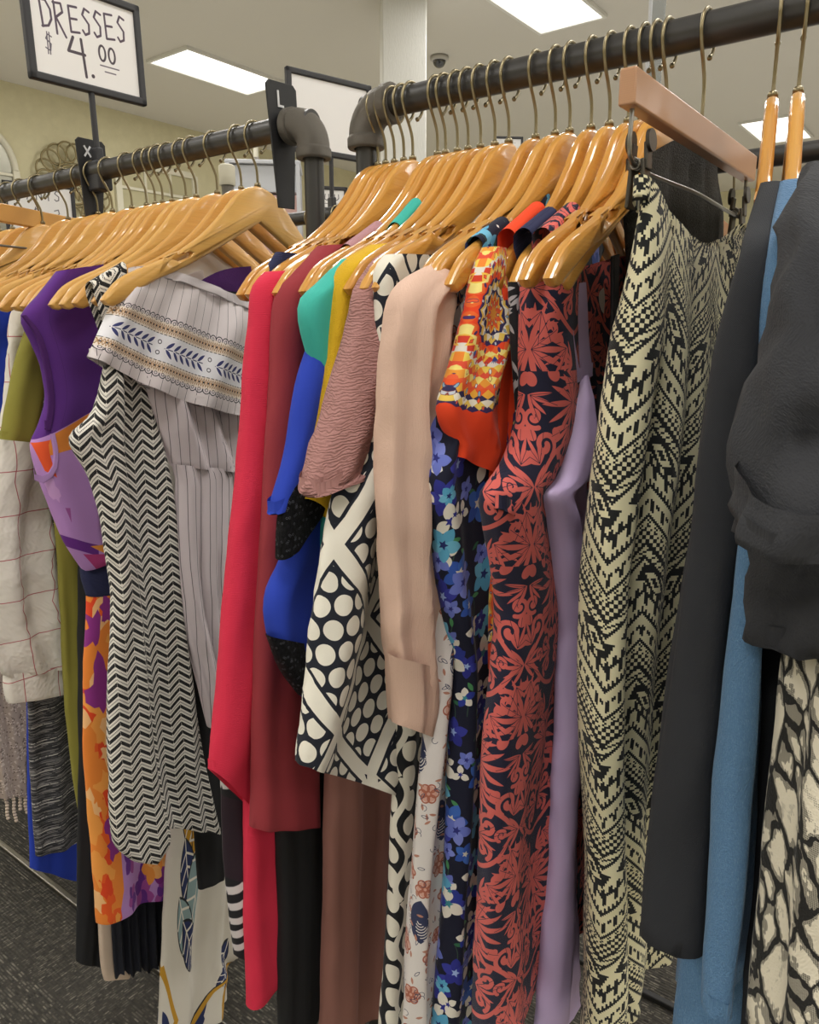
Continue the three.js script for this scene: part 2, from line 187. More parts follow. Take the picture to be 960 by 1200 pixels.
cloth('bluefloral', { w: 0.17, h: 0.25, map: canvasTex(1024, 1496, (c, w, h) => {
  c.fillStyle = '#10142c'; c.fillRect(0, 0, w, h); const R = rng(40);
  for (let i = 0; i < 40; i++) { const x = R() * w, y = R() * h, a = R() * 6; tiled(w, h, x, y, (p, q) => { c.strokeStyle = '#33503f'; c.lineWidth = 5; c.beginPath(); c.moveTo(p, q); c.quadraticCurveTo(p + 40 * Math.cos(a), q + 60, p + 30 * Math.sin(a), q + 150); c.stroke(); leaf(c, p, q, a, 62, 18, i % 2 ? '#2f6b4a' : '#4a8f5a'); }); }
  for (let i = 0; i < 74; i++) {
    const x = R() * w, y = R() * h, r = 55 + R() * 55, a = R() * 6, k = i % 6, fills = [['#5aa9cf', '#6fb9d8'], ['#2a2f8e', '#353aa0'], ['#6a78cc', '#7d8ad8'], ['#e8e3d6', '#2a3a9a', '#e8e3d6'], ['#2f56b0', '#3d6ac0'], ['#e8e3d6']][k], n = k === 5 ? 3 : 5;
    tiled(w, h, x, y, (p, q) => { petals(c, p, q, n, r, fills, a, 0.5); c.fillStyle = ['#1d2a6a', '#9db6e6', '#2b2f80', '#3f8f9a', '#e0dccb', '#2a2f8e'][k]; c.beginPath(); for (let t = 0; t < 10; t++) { const rr = r * (t % 2 ? 0.14 : 0.3); c.lineTo(p + Math.cos(t * 0.63) * rr, q + Math.sin(t * 0.63) * rr); } c.fill(); });
  }
}) });
function mandala(c, w, h, cx, cy, R0, ys, seed) {                       // rings of small motifs round a centre
  const R = rng(seed), P = (r, a) => [cx + Math.cos(a) * r, cy + Math.sin(a) * r * ys];
  const disc = (r, col, teeth, d) => { c.fillStyle = col; c.beginPath(); for (let i = 0; i <= teeth * 2; i++) c.lineTo(...P(r + (i % 2 ? d : -d), i / teeth * Math.PI)); c.fill(); };
  c.fillStyle = '#f0481e'; c.fillRect(0, 0, w, h);
  const cols = ['#3a2a5e', '#f3d060', '#f7f0dc', '#2f2a55', '#f3b23e', '#ef5a28', '#f0643a', '#f2a13a', '#f7e27e', '#e8543a', '#f28c34', '#f6d85e', '#e9e3d8', '#d8402a', '#f5c24a', '#f7e58a', '#ef6a2c', '#f0481e'];
  for (let k = 0; k < 26; k++) { const r = R0 * (1 - k / 27); disc(r, cols[k % cols.length], Math.max(10, Math.round(r / 11)), R0 * 0.012 * (1 + (k % 3))); }
  for (let k = 0; k < 13; k++) { const r = R0 * (0.965 - k * 0.072), n = Math.max(8, Math.round(r / 15)); for (let i = 0; i < n; i++) { const a = (i + (k % 2) * 0.5) / n * Math.PI * 2, [x, y] = P(r, a), s = R0 * 0.03; c.lineWidth = 2; c.strokeStyle = ['#3a2a66', '#8a3a34', '#4a2f5e'][k % 3]; c.fillStyle = ['#4a2f6e', '#e9e3d8', '#f0643a', '#c8cfd8', '#f6e58c', '#ef5a28', '#8fb6cc', '#f2a93e'][(k * 3 + (R() > 0.7 ? 2 : 0)) % 8]; c.save(); c.translate(x, y); c.rotate(a); c.beginPath(); if (k % 3 === 0) { c.rect(-s * 0.5, -s * 0.35, s, s * 0.7); } else if (k % 3 === 1) { c.moveTo(-s, 0); c.lineTo(0, -s * 0.55); c.lineTo(s * 0.8, 0); c.lineTo(0, s * 0.55); c.closePath(); } else c.ellipse(0, 0, s * 0.8, s * 0.42, 0, 0, 7); c.fill(); c.stroke(); c.restore(); } }
  for (let i = 0; i < 9; i++) { const a = i * 0.7, [x, y] = P(R0 * 0.45, a); for (let q = -2; q < 3; q++) leaf(c, x, y, a + q * 0.25, R0 * 0.07, R0 * 0.008, i % 2 ? '#3d5fb0' : '#2f3f88'); }
}
cloth('mandala', { w: 0.12, h: 0.16, map: canvasTex(512, 683, (c, w, h) => mandala(c, w, h, w / 2, h / 2, 250, 1, 50)) });
cloth('mandala_fit', { fit: true, bfit: [0.3, 0.12], map: canvasTex(512, 1024, (c, w, h) => mandala(c, w, h, w * 0.42, h * 0.30, 560, 0.86, 51), THREE.MirroredRepeatWrapping) });

cloth('damask', { w: 0.11, h: 0.157, bump: 'rib', bw: 0.012, bs: 0.0004, map: canvasTex(1024, 1463, (c, w, h) => {
  c.fillStyle = '#1c1c38'; c.fillRect(0, 0, w, h); const CO = '#e06a62';
  const spiral = (x, y, r, a0, dir, lw) => { c.strokeStyle = CO; c.lineWidth = lw; c.lineCap = 'round'; c.beginPath(); for (let t = 0; t <= 1; t += 0.03) { const a = a0 + dir * t * 8.2, q = r * (1 - t * 0.86); c.lineTo(x + Math.cos(a) * q, y + Math.sin(a) * q); } c.stroke(); };
  const fan = (x, y, a, L, n) => { for (let i = 0; i < n; i++) leaf(c, x, y, a + (i - (n - 1) / 2) * 0.42, L * (1 - 0.09 * Math.abs(i - (n - 1) / 2)), L * 0.098, CO); };
  const half = () => {
    fan(0, 250, 0, 380, 7); fan(40, 430, 0.9, 300, 5); fan(0, 90, -0.6, 290, 5); fan(500, 180, 2.6, 230, 4);
    c.strokeStyle = CO; c.lineWidth = 40; c.beginPath(); c.moveTo(0, 560); c.bezierCurveTo(200, 560, 330, 640, 430, 830); c.stroke(); c.beginPath(); c.moveTo(0, 1180); c.bezierCurveTo(190, 1150, 300, 1010, 420, 850); c.stroke();
    spiral(360, 560, 105, 2.2, 1, 42); spiral(170, 760, 100, 5, -1, 40); spiral(340, 1140, 100, 4, 1, 40); spiral(120, 985, 90, 1, -1, 38); spiral(440, 350, 84, 2, -1, 36); spiral(300, 830, 60, 2, 1, 30);
    fan(512, 850, Math.PI, 250, 5); fan(430, 700, -1.2, 230, 5); fan(420, 1010, 1.3, 230, 5); fan(40, 870, 0, 250, 5);
    fan(512, 1300, Math.PI, 360, 7); fan(470, 1160, -2.2, 240, 4); fan(150, 1290, 0.5, 270, 5); fan(60, 1420, -0.3, 250, 5);
    for (const [x, y, r] of [[40, 30, 50], [300, 20, 46], [240, 480, 40], [480, 470, 42], [40, 720, 38], [250, 1225, 36], [480, 60, 44], [200, 640, 30], [480, 640, 40], [480, 1040, 36]]) { c.fillStyle = CO; c.beginPath(); c.ellipse(x, y, r, r * 1.4, 0.6, 0, 7); c.fill(); }
    c.strokeStyle = '#1c1c38'; c.lineWidth = 4; for (const [x, y, a, n] of [[30, 250, 0, 3], [50, 430, 0.9, 2], [20, 95, -0.6, 2], [490, 1300, Math.PI, 3], [170, 1290, 0.5, 2], [490, 850, Math.PI, 2], [430, 690, -1.2, 2], [420, 1020, 1.3, 2], [60, 870, 0, 2], [480, 180, 2.6, 2]]) for (let i = -n; i < n; i++) { c.beginPath(); c.moveTo(x, y); c.lineTo(x + 250 * Math.cos(a + (i + 0.5) * 0.42), y + 250 * Math.sin(a + (i + 0.5) * 0.42)); c.stroke(); }
  };
  c.save(); c.translate(w / 2, 0); half(); c.scale(-1, 1); half(); c.restore();
}) });

const TC = 9;
cloth('tribal', { w: 0.124, h: 0.222, bump: 'weave', bw: 0.02, bs: 0.0006, map: canvasTex(72 * TC, 128 * TC, (c, w, h) => {
  c.fillStyle = '#e6dfba'; c.fillRect(0, 0, w, h); c.fillStyle = '#17191a'; const tri = (x, p) => { const q = ((x % p) + p) % p; return Math.min(q, p - q); };
  for (let j = 0; j < 128; j++) for (let i = 0; i < 72; i++) {
    const v = ((j + tri(i, 72)) % 64 + 64) % 64, par = (i + j) % 2, x8 = ((i + (j >> 6) * 5) % 6); let k = false;
    if (v < 2) k = true; else if (v < 7) k = false; else if (v < 9) k = (i % 3) > 0; else if (v < 15) k = x8 < 2 && v < 13; else if (v < 17) k = true; else if (v < 21) k = par === 0 && i % 4 < 2; else if (v < 29) k = (Math.floor(i / 2) + Math.floor(j / 2)) % 2 === 0; else if (v < 31) k = true; else if (v < 36) k = (i + 2 * j) % 7 < 2; else if (v < 38) k = true;
    else if (v < 50) { const a = tri(i + 6, 24), b = Math.abs(v - 44); k = a + b * 1.2 < 11 && !(a + b * 1.2 < 6 && a + b > 2); } else if (v < 53) k = i % 4 < 2; else if (v < 55) k = true; else if (v < 60) k = x8 === 1 || x8 === 2; else k = (i % 2 === 0) && v > 61;
    if (k) c.fillRect(i * TC, j * TC, TC + 0.5, TC + 0.5);
  }
}) });
cloth('denim', { w: 0.06, h: 0.09, bs: 0.0006, bump: 'fuzz', bw: 0.07, map: canvasTex(512, 768, (c, w, h) => { c.fillStyle = '#54799e'; c.fillRect(0, 0, w, h); const R = rng(60); for (let i = 0; i < 9000; i++) { c.fillStyle = ['#6f93b6', '#3f6388', '#87a6c2', '#4a6f94'][i % 4]; const x = R() * w, y = R() * h; c.globalAlpha = 0.35; c.fillRect(x, y, 1.6, 3 + R() * 12); } c.globalAlpha = 1; }) });
cloth('snake', { w: 0.085, h: 0.13, bump: 'fuzz', bw: 0.1, map: canvasTex(768, 1182, (c, w, h) => {
  c.fillStyle = '#d9d1bd'; c.fillRect(0, 0, w, h); const R = rng(71), pts = []; for (let i = 0; i < 34; i++) pts.push([R(), R()]);
  const im = c.getImageData(0, 0, w, h), d = im.data;
  for (let j = 0; j < h; j++) for (let i = 0; i < w; i++) {
    const u = i / w, v = j / h, nx = 0.03 * tileNoise(u, v, 8, 2), ny = 0.03 * tileNoise(u, v, 8, 6); let a = 9, b = 9;
    for (const [px, py] of pts) { let dx = Math.abs(u + nx - px), dy = Math.abs(v + ny - py); dx = Math.min(dx, Math.abs(1 - dx)) * 1.2; dy = Math.min(dy, Math.abs(1 - dy)); const q = dx * dx + dy * dy; if (q < a) { b = a; a = q; } else if (q < b) b = q; }
    const e = Math.sqrt(b) - Math.sqrt(a), sc = Math.sin((i + j) * 0.35) * Math.sin((i - j) * 0.35), g = tileNoise(u, v, 12, 9) + 0.5 * tileNoise(u, v, 40, 4), k = (j * w + i) * 4; let s = 1;
    if (e < 0.022 + 0.018 * g) s = 0.13; else if (e < 0.055 + 0.05 * g) s = sc > 0.1 ? 0.42 : 0.75; else if (g > 0.42 && sc > 0.25) s = 0.6;
    d[k] *= s; d[k + 1] *= s; d[k + 2] *= s;
  }
  c.putImageData(im, 0, 0);
}) });

// hard materials
const woodTex = (a, b, seed) => canvasTex(512, 128, (c, w, h) => { c.fillStyle = a; c.fillRect(0, 0, w, h); const R = rng(seed); c.globalAlpha = 0.07; for (let i = 0; i < 150; i++) { c.strokeStyle = R() > 0.5 ? b : '#e8bd78'; c.lineWidth = 0.6 + R() * 1.8; const y = R() * h; c.beginPath(); for (let x = 0; x <= w; x += 32) c.lineTo(x, y + 5 * Math.sin(x / 512 * Math.PI * 2 + i)); c.stroke(); } });
const wood = (a, b, seed, rough = 0.34, cc = 0.55) => new THREE.MeshPhysicalMaterial({ color: 0xffffff, map: sized(woodTex(a, b, seed), 0.25, 0.06), roughness: rough, clearcoat: cc, clearcoatRoughness: 0.16 });
const WOODS = [wood('#d6983f', '#a8702e', 1, 0.3, 1), wood('#cf8f3a', '#9c6426', 2, 0.3, 1), wood('#dba04a', '#ad7533', 3, 0.3, 1)];
const WOOD_LEFT = [wood('#d89f4e', '#a8743a', 4, 0.42, 0.5), wood('#deaa59', '#b27e42', 5, 0.42, 0.5)];
const WOOD_PINK = wood('#b98a68', '#946545', 6, 0.42, 0.3), WOOD_BROWN = wood('#a8683c', '#7a4420', 7, 0.4, 0.3);
const PIPE_M = new THREE.MeshStandardMaterial({ color: 0x4b4a49, metalness: 0.7, roughness: 0.4 });
const IRON = new THREE.MeshStandardMaterial({ color: 0x77726a, metalness: 0.75, roughness: 0.5, bumpMap: sized(BUMP.fuzz, 0.2, 0.2), bumpScale: 0.0012 });
const WIRE = new THREE.MeshStandardMaterial({ color: 0x8f8468, metalness: 0.95, roughness: 0.34 }), STEEL = new THREE.MeshStandardMaterial({ color: 0x8a8780, metalness: 0.95, roughness: 0.3 }), CLIP = new THREE.MeshStandardMaterial({ color: 0x57534c, metalness: 0.85, roughness: 0.42 });
const FRAME_BLACK = new THREE.MeshStandardMaterial({ color: 0x2c2c30, roughness: 0.5 }), TAG_BLACK = new THREE.MeshStandardMaterial({ color: 0x1b1b1d, roughness: 0.6 });
const WHITE_PAINT = new THREE.MeshStandardMaterial({ color: 0xd9d8d2, roughness: 0.6, bumpMap: sized(BUMP.fuzz, 0.6, 0.6), bumpScale: 0.0015 });

// ---------------------------------------------------------------- the room
const A = new THREE.Vector3(Math.cos(AZ), 0, Math.sin(AZ)), B = new THREE.Vector3(-Math.sin(AZ), 0, Math.cos(AZ));   // along the racks towards the viewer, across them towards the viewer
const roomTurn = -AZ;                                                     // local x runs along A, local z along B
const inRoom = (a, b, y = 0) => new THREE.Vector3().addScaledVector(A, a).addScaledVector(B, b).setY(y);
const ROOM = { a0: -8.5, a1: 9, b0: -15, b1: 9 };
{
  const la = ROOM.a1 - ROOM.a0, lb = ROOM.b1 - ROOM.b0, mid = inRoom((ROOM.a0 + ROOM.a1) / 2, (ROOM.b0 + ROOM.b1) / 2);
  const carpet = canvasTex(1024, 1024, (c, w, h) => {
    const R = rng(90); c.fillStyle = '#35322d'; c.fillRect(0, 0, w, h);
    for (const [x0, y0, turn] of [[0, 0, 0], [512, 0, 1], [0, 512, 1], [512, 512, 0]]) {
      c.save(); c.beginPath(); c.rect(x0, y0, 512, 512); c.clip(); c.translate(x0 + 256, y0 + 256); if (turn) c.rotate(Math.PI / 2);
      for (let i = 0; i < 9000; i++) { const x = (R() - 0.5) * 512, y = Math.round((R() - 0.5) * 93) * 5.5, L = 3 + R() * 12; c.globalAlpha = 0.2 + 0.5 * R(); c.fillStyle = ['#4d4942', '#26241f', '#6b665c', '#8d877a', '#1c1b18'][i % 5]; c.fillRect(x, y, L, 3); }
      c.globalAlpha = 1; c.restore();
    }
  });
  const carpetM = new THREE.MeshStandardMaterial({ map: sized(carpet, 1, 1), roughness: 0.95, bumpMap: sized(BUMP.rib, 0.11, 0.11), bumpScale: 0.002 });
  const wallTex = canvasTex(256, 256, (c, w, h) => { c.fillStyle = '#cfc7a4'; c.fillRect(0, 0, w, h); const R = rng(2); for (let i = 0; i < 1500; i++) { c.globalAlpha = 0.06; c.fillStyle = R() > 0.5 ? '#bdb593' : '#ddd6b6'; c.beginPath(); c.arc(R() * w, R() * h, 2 + R() * 7, 0, 7); c.fill(); } });
  const wallM = new THREE.MeshStandardMaterial({ map: sized(wallTex, 1.5, 1.5), roughness: 0.9 });
  const ceilM = new THREE.MeshStandardMaterial({ color: 0xcfcac0, roughness: 0.95 });
  const slab = (name, w, h, d, a, b, y, m, label) => { const o = struct(name, box(w, h, d), m, label); const uv = o.geometry.attributes.uv, p = o.geometry.attributes.position, n = o.geometry.attributes.normal; for (let i = 0; i < uv.count; i++) { const ax = Math.abs(n.getX(i)) > 0.5; uv.setXY(i, ax ? p.getZ(i) : p.getX(i), Math.abs(n.getY(i)) > 0.5 ? p.getZ(i) : p.getY(i)); } o.position.copy(inRoom(a, b, y)); o.rotation.y = roomTurn; return o; };
  const ma = (ROOM.a0 + ROOM.a1) / 2, mb = (ROOM.b0 + ROOM.b1) / 2;
  const vinylM = new THREE.MeshStandardMaterial({ color: 0xd8d7d4, roughness: 0.6 });
  slab('floor', la + 0.4, 0.1, lb + 0.4, ma, mb, -0.058, vinylM, 'pale vinyl shop floor');
  slab('floor_carpet', 5.2, 0.008, 5.4, -1.2, -1.6, -0.004, carpetM, 'dark grey woven carpet tiles under the racks');
  slab('ceiling', la + 0.4, 0.1, lb + 0.4, ma, mb, CEIL + 0.05, ceilM, 'plain grey beige ceiling');
  slab('wall_side', 0.2, CEIL, lb, ROOM.a0 - 0.1, mb, CEIL / 2, wallM, 'pale olive beige shop wall');
  slab('wall_opposite', 0.2, CEIL, lb, ROOM.a1 + 0.1, mb, CEIL / 2, wallM, 'beige shop wall behind the viewer');
  slab('wall_back', la, CEIL, 0.2, ma, ROOM.b0 - 0.1, CEIL / 2, wallM, 'beige shop wall at the end of the racks');
  slab('wall_front', la, CEIL, 0.2, ma, ROOM.b1 + 0.1, CEIL / 2, wallM, 'beige shop wall on the entrance side');
  // ceiling lamps: recessed troffers with a glowing lens and an area light of the same size
  const lens = new THREE.MeshStandardMaterial({ color: 0xf4f2ec, emissive: LAMP_COLOUR, emissiveIntensity: GLOW, roughness: 0.5 }), rimM = new THREE.MeshStandardMaterial({ color: 0xd8d6cf, roughness: 0.5 });
  const P1 = new THREE.Vector3(0.99, 0, -6.67), a1 = P1.dot(A), b1 = P1.dot(B);
  const spots = [[0, 0], [-3.29, 0.39], [0.62, -5.20], [-3.83, -6.6], [0, 3.6], [0, 7.0], [3.4, 0], [3.4, 3.2], [3.4, 6.2], [3.4, 9.2], [0, 10.4], [-3.4, 4.6], [-3.6, 8.2], [7, 3], [7, 7], [7, 0], [7, -3.4], [10.4, 1.6], [10.4, 5], [10.4, 8.4], [10.4, -2], [-3.4, 11.6], [7, 11], [-6.2, 2], [-6.2, 6], [4.5, -5.5]];
  spots.forEach(([da, db], i) => {
    const t = thing('ceiling_light', i === 0 ? 'bright ceiling light panel above the row of hangers' : i === 1 ? 'bright ceiling light panel beside the small letter L tag' : i === 2 ? 'bright ceiling light panel behind the two end hangers' : 'flat white ceiling light panel', 'light', inRoom(a1 + da, b1 + db, CEIL).toArray(), roomTurn, 'ceiling light panels');
    const rm = obj('frame', [box(0.62, 0.03, 0.03, 0, -0.012, 0.615), box(0.62, 0.03, 0.03, 0, -0.012, -0.615), box(0.03, 0.03, 1.2, 0.295, -0.012, 0), box(0.03, 0.03, 1.2, -0.295, -0.012, 0)], rimM, t);
    obj('diffuser', box(0.56, 0.012, 1.2, 0, -0.008, 0), lens, t);
    const l = new THREE.RectAreaLight(LAMP_COLOUR, LAMP, 0.56, 1.2); l.position.set(0, -0.03, 0); l.rotation.x = -Math.PI / 2; l.castShadow = true; t.add(l);
  });
}

// ---------------------------------------------------------------- clothes racks made of iron pipe
const PR = 0.0147, VR = 0.0125;                                            // radius of the rail and of the posts
function elbow(parent, along) {                                           // at the origin: rail comes from +x * along, post goes down
  const pts = []; const r = 0.03; for (let i = 0; i <= 10; i++) { const t = i / 10 * Math.PI / 2; pts.push(new THREE.Vector3(along * (r - r * Math.sin(t)), -(r - r * Math.cos(t)), 0)); }
  const pr = lathe([[PR, 0], [0.0215, 0], [0.0225, 0.002], [0.0225, 0.011], [0.0205, 0.014], [PR, 0.014]], 28);
  const c1 = pr.clone(); c1.translate(0, -0.044, 0); const c2 = pr.clone(); c2.rotateZ(-along * Math.PI / 2); c2.translate(along * 0.030, 0, 0);
  pts.unshift(new THREE.Vector3(along * 0.036, 0, 0)); pts.push(new THREE.Vector3(0, -0.038, 0));
  const curve = new THREE.CatmullRomCurve3(pts); const g = new THREE.TubeGeometry(curve, 28, 0.0205, 24);
  return obj('elbow_fitting', [g, c1, c2], IRON, parent);
}
function rack(name, label, s0, s1, elbows, off = 0) {                              // between s0 (nearer) and s1 along the line of the racks
  const o = pipeAt(s0).addScaledVector(B, -off), t = thing(name, label, 'clothes rack', [o.x, 0, o.z], Math.PI - AZ);                                // local x runs away along the rail
  const L = s1 - s0;
  obj('rail', rod([0, PIPE_Y, 0], [L, PIPE_Y, 0], PR, 28), PIPE_M, t);
  for (const [x, al] of elbows) { const g = new THREE.Group(); g.position.set(x, PIPE_Y, 0); t.add(g); g.name = 'post_top'; elbow(g, al); obj('post', rod([0, -0.03, 0], [0, -PIPE_Y + 0.05, 0], VR, 24), PIPE_M, g); obj('floor_flange', lathe([[0, 0], [0.045, 0], [0.045, 0.008], [0.02, 0.012], [0.02, 0.06], [0, 0.06]], 24).translate(0, -PIPE_Y, 0), IRON, g); }
  obj('base_rail', box(L, 0.012, 0.014, L / 2, 0.006, 0, 0.003), off ? TAG_BLACK : STEEL, t);
  return t;
}
rack('pipe_clothes_rack', 'black iron pipe clothes rack with elbow, holding brightly coloured dresses', -0.75, 0.375, [[1.125, -1], [0, 1]]);
rack('pipe_clothes_rack', 'black iron pipe clothes rack carrying the dresses price sign', 0.462, 2.2, [[0, 1], [1.738, -1]]);
rack('pipe_clothes_rack', 'black pipe rack in the next row behind the coloured dresses', -1.2, 2.4, [[0, 1], [3.6, -1]], 0.55);

// ---------------------------------------------------------------- hangers
const ARM_TOP = [[0, 0.064], [0.02, 0.070], [0.04, 0.084], [0.06, 0.107], [0.09, 0.136], [0.12, 0.157], [0.15, 0.173], [0.18, 0.186], [0.205, 0.200], [0.222, 0.218]];
const ARM_LOW = [[0, 0.111], [0.025, 0.126], [0.06, 0.147], [0.097, 0.168], [0.13, 0.185], [0.157, 0.197], [0.19, 0.217], [0.212, 0.230], [0.221, 0.229]];
function armTop(u) { const x = Math.abs(u); for (let i = 1; i < ARM_TOP.length; i++) if (x <= ARM_TOP[i][0]) { const [a, b] = [ARM_TOP[i - 1], ARM_TOP[i]]; return lerp(a[1], b[1], (x - a[0]) / (b[0] - a[0])); } return 0.22; }
const smoothPts = (pts, n) => new THREE.CatmullRomCurve3(pts.map(([x, y]) => new THREE.Vector3(x, y, 0)), false, 'centripetal').getPoints(n).map((p) => [p.x, p.y]);
function armShape(notch, k) {
  const top = smoothPts(ARM_TOP, 26).map(([x, y]) => [x * k, y]), low = smoothPts(ARM_LOW, 18).map(([x, y]) => [x * k, y]), side = [];
  for (const [x, y] of top) {
    if (notch && x > 0.126 * k && x < 0.142 * k) continue;
    side.push([x, y]);
    if (notch && side.length > 1 && !side.done && x > 0.112 * k) { side.done = true; side.push([0.123 * k, armTop(0.123) + 0.001], [0.124 * k, armTop(0.124) + 0.005], [0.112 * k, armTop(0.112) + 0.010], [0.108 * k, armTop(0.108) + 0.013], [0.112 * k, armTop(0.112) + 0.0155], [0.126 * k, armTop(0.126) + 0.0125], [0.134 * k, armTop(0.134) + 0.006], [0.141 * k, armTop(0.141) + 0.001]); }
  }
  side.push([0.2265 * k, 0.224]); const low2 = low.reverse();
  const half = [...side, ...low2]; const s = new THREE.Shape();
  const outline = [...half.map(([x, y]) => [x, -y]), ...[...half].reverse().filter(([x]) => x > 0.001).map(([x, y]) => [-x, -y])];
  outline.forEach(([x, y], i) => (i ? s.lineTo(x, y) : s.moveTo(x, y))); return s;
}
const armGeoCache = {};
function armGeo(notch, k) {
  const key = notch + '_' + k.toFixed(2); if (armGeoCache[key]) return armGeoCache[key];
  let g = new THREE.ExtrudeGeometry(armShape(notch, k), { depth: 0.0012, bevelEnabled: true, bevelThickness: 0.0049, bevelSize: 0.0046, bevelOffset: -0.0046, bevelSegments: 4, curveSegments: 4 });
  g.translate(0, 0, -0.0006); g = toCreasedNormals(g, 0.7); return armGeoCache[key] = g;
}
const hookGeo = (() => {                                                   // local x across the rail, y from the rail's axis
  const R = 0.0195, cy = PR + 0.002 - R, pts = []; for (let a = -62; a <= 196; a += 12) pts.push([R * Math.cos(a * Math.PI / 180), cy + R * Math.sin(a * Math.PI / 180), 0]);
  pts.push([-0.0135, -0.019, 0], [-0.0075, -0.028, 0], [-0.0015, -0.040, 0], [0, -0.050, 0], [0, -0.070, 0]);
  return mergeGeometries([tube(pts, 0.00175, 64, 7), new THREE.SphereGeometry(0.0026, 8, 6).translate(...pts[0])].map((g) => { const n = g.toNonIndexed(); return n; }));
})();
function frameAt(s, az, off = 0) { const o = pipeAt(s / 1000).addScaledVector(B, -off); return [[o.x, o.y, o.z], Math.PI / 2 - az * Math.PI / 180]; }
let hangerCount = 0;
function woodHanger(s, az, tip, label, left, off = 0) {
  const [pos, turn] = frameAt(s, az, off), R = rng(500 + hangerCount++), t = thing('wooden_hanger', label, 'hanger', pos, turn + (R() - 0.5) * 0.012, 'wooden hangers on the pipe racks');
  const k = clamp(Math.round((-tip / 1000) / 0.2265 * 50) / 50, 0.8, 1.1);
  obj('arms', armGeo(!left || R() > 0.5, k), left ? WOOD_LEFT[hangerCount % 2] : WOODS[hangerCount % 3], t);
  obj('hook', hookGeo, WIRE, t); obj('ferrule', lathe([[0, 0], [0.0045, 0], [0.0045, 0.004], [0.003, 0.006], [0, 0.006]], 12).translate(0, -0.066, 0), WIRE, t);
  return t;
}
function clipHanger(s, az, len, label, woodM, drop = 0.087, hgt = 0.026, off = 0) {
  const [pos, turn] = frameAt(s, az, off), t = thing('clip_hanger', label, 'hanger', pos, turn);
  obj('bar', new RoundedBoxGeometry(len, hgt, 0.0135, 3, 0.002).translate(0, -drop, 0), woodM, t); obj('hook', hookGeo, WIRE, t);
  const y0 = -drop - hgt / 2, y1 = y0 - 0.036; const w = len / 2 - 0.012;
  obj('clip_rod', tube([[-w, y0, 0], [-w, y1 + 0.005, 0], [-w + 0.006, y1, 0], [0, y1, 0], [w - 0.006, y1, 0], [w, y1 + 0.005, 0], [w, y0, 0]], 0.0019, 60, 8), STEEL, t);
  for (const x of [-w + 0.022, w - 0.02]) {
    const g = new THREE.Group(); g.name = 'clip'; g.position.set(x, y1, 0); t.add(g);
    for (const sg of [-1, 1]) { const j = obj('clip_jaw', [new RoundedBoxGeometry(0.015, 0.036, 0.0035, 2, 0.0014).translate(0, -0.014, sg * 0.0045), new THREE.CylinderGeometry(0.0085, 0.0085, 0.003, 18).rotateX(Math.PI / 2).translate(0, 0.017, sg * 0.009), box(0.011, 0.02, 0.003, 0, 0.006, sg * 0.0065, 0.001)], CLIP, g); j.rotation.x = -sg * 0.06; }
    obj('spring', tube(Array.from({ length: 26 }, (_, i) => [-0.012 + i * 0.00096, 0.004 * Math.cos(i * 1.2), 0.004 * Math.sin(i * 1.2)]), 0.0009, 60, 5), STEEL, g);
  }
  return t;
}

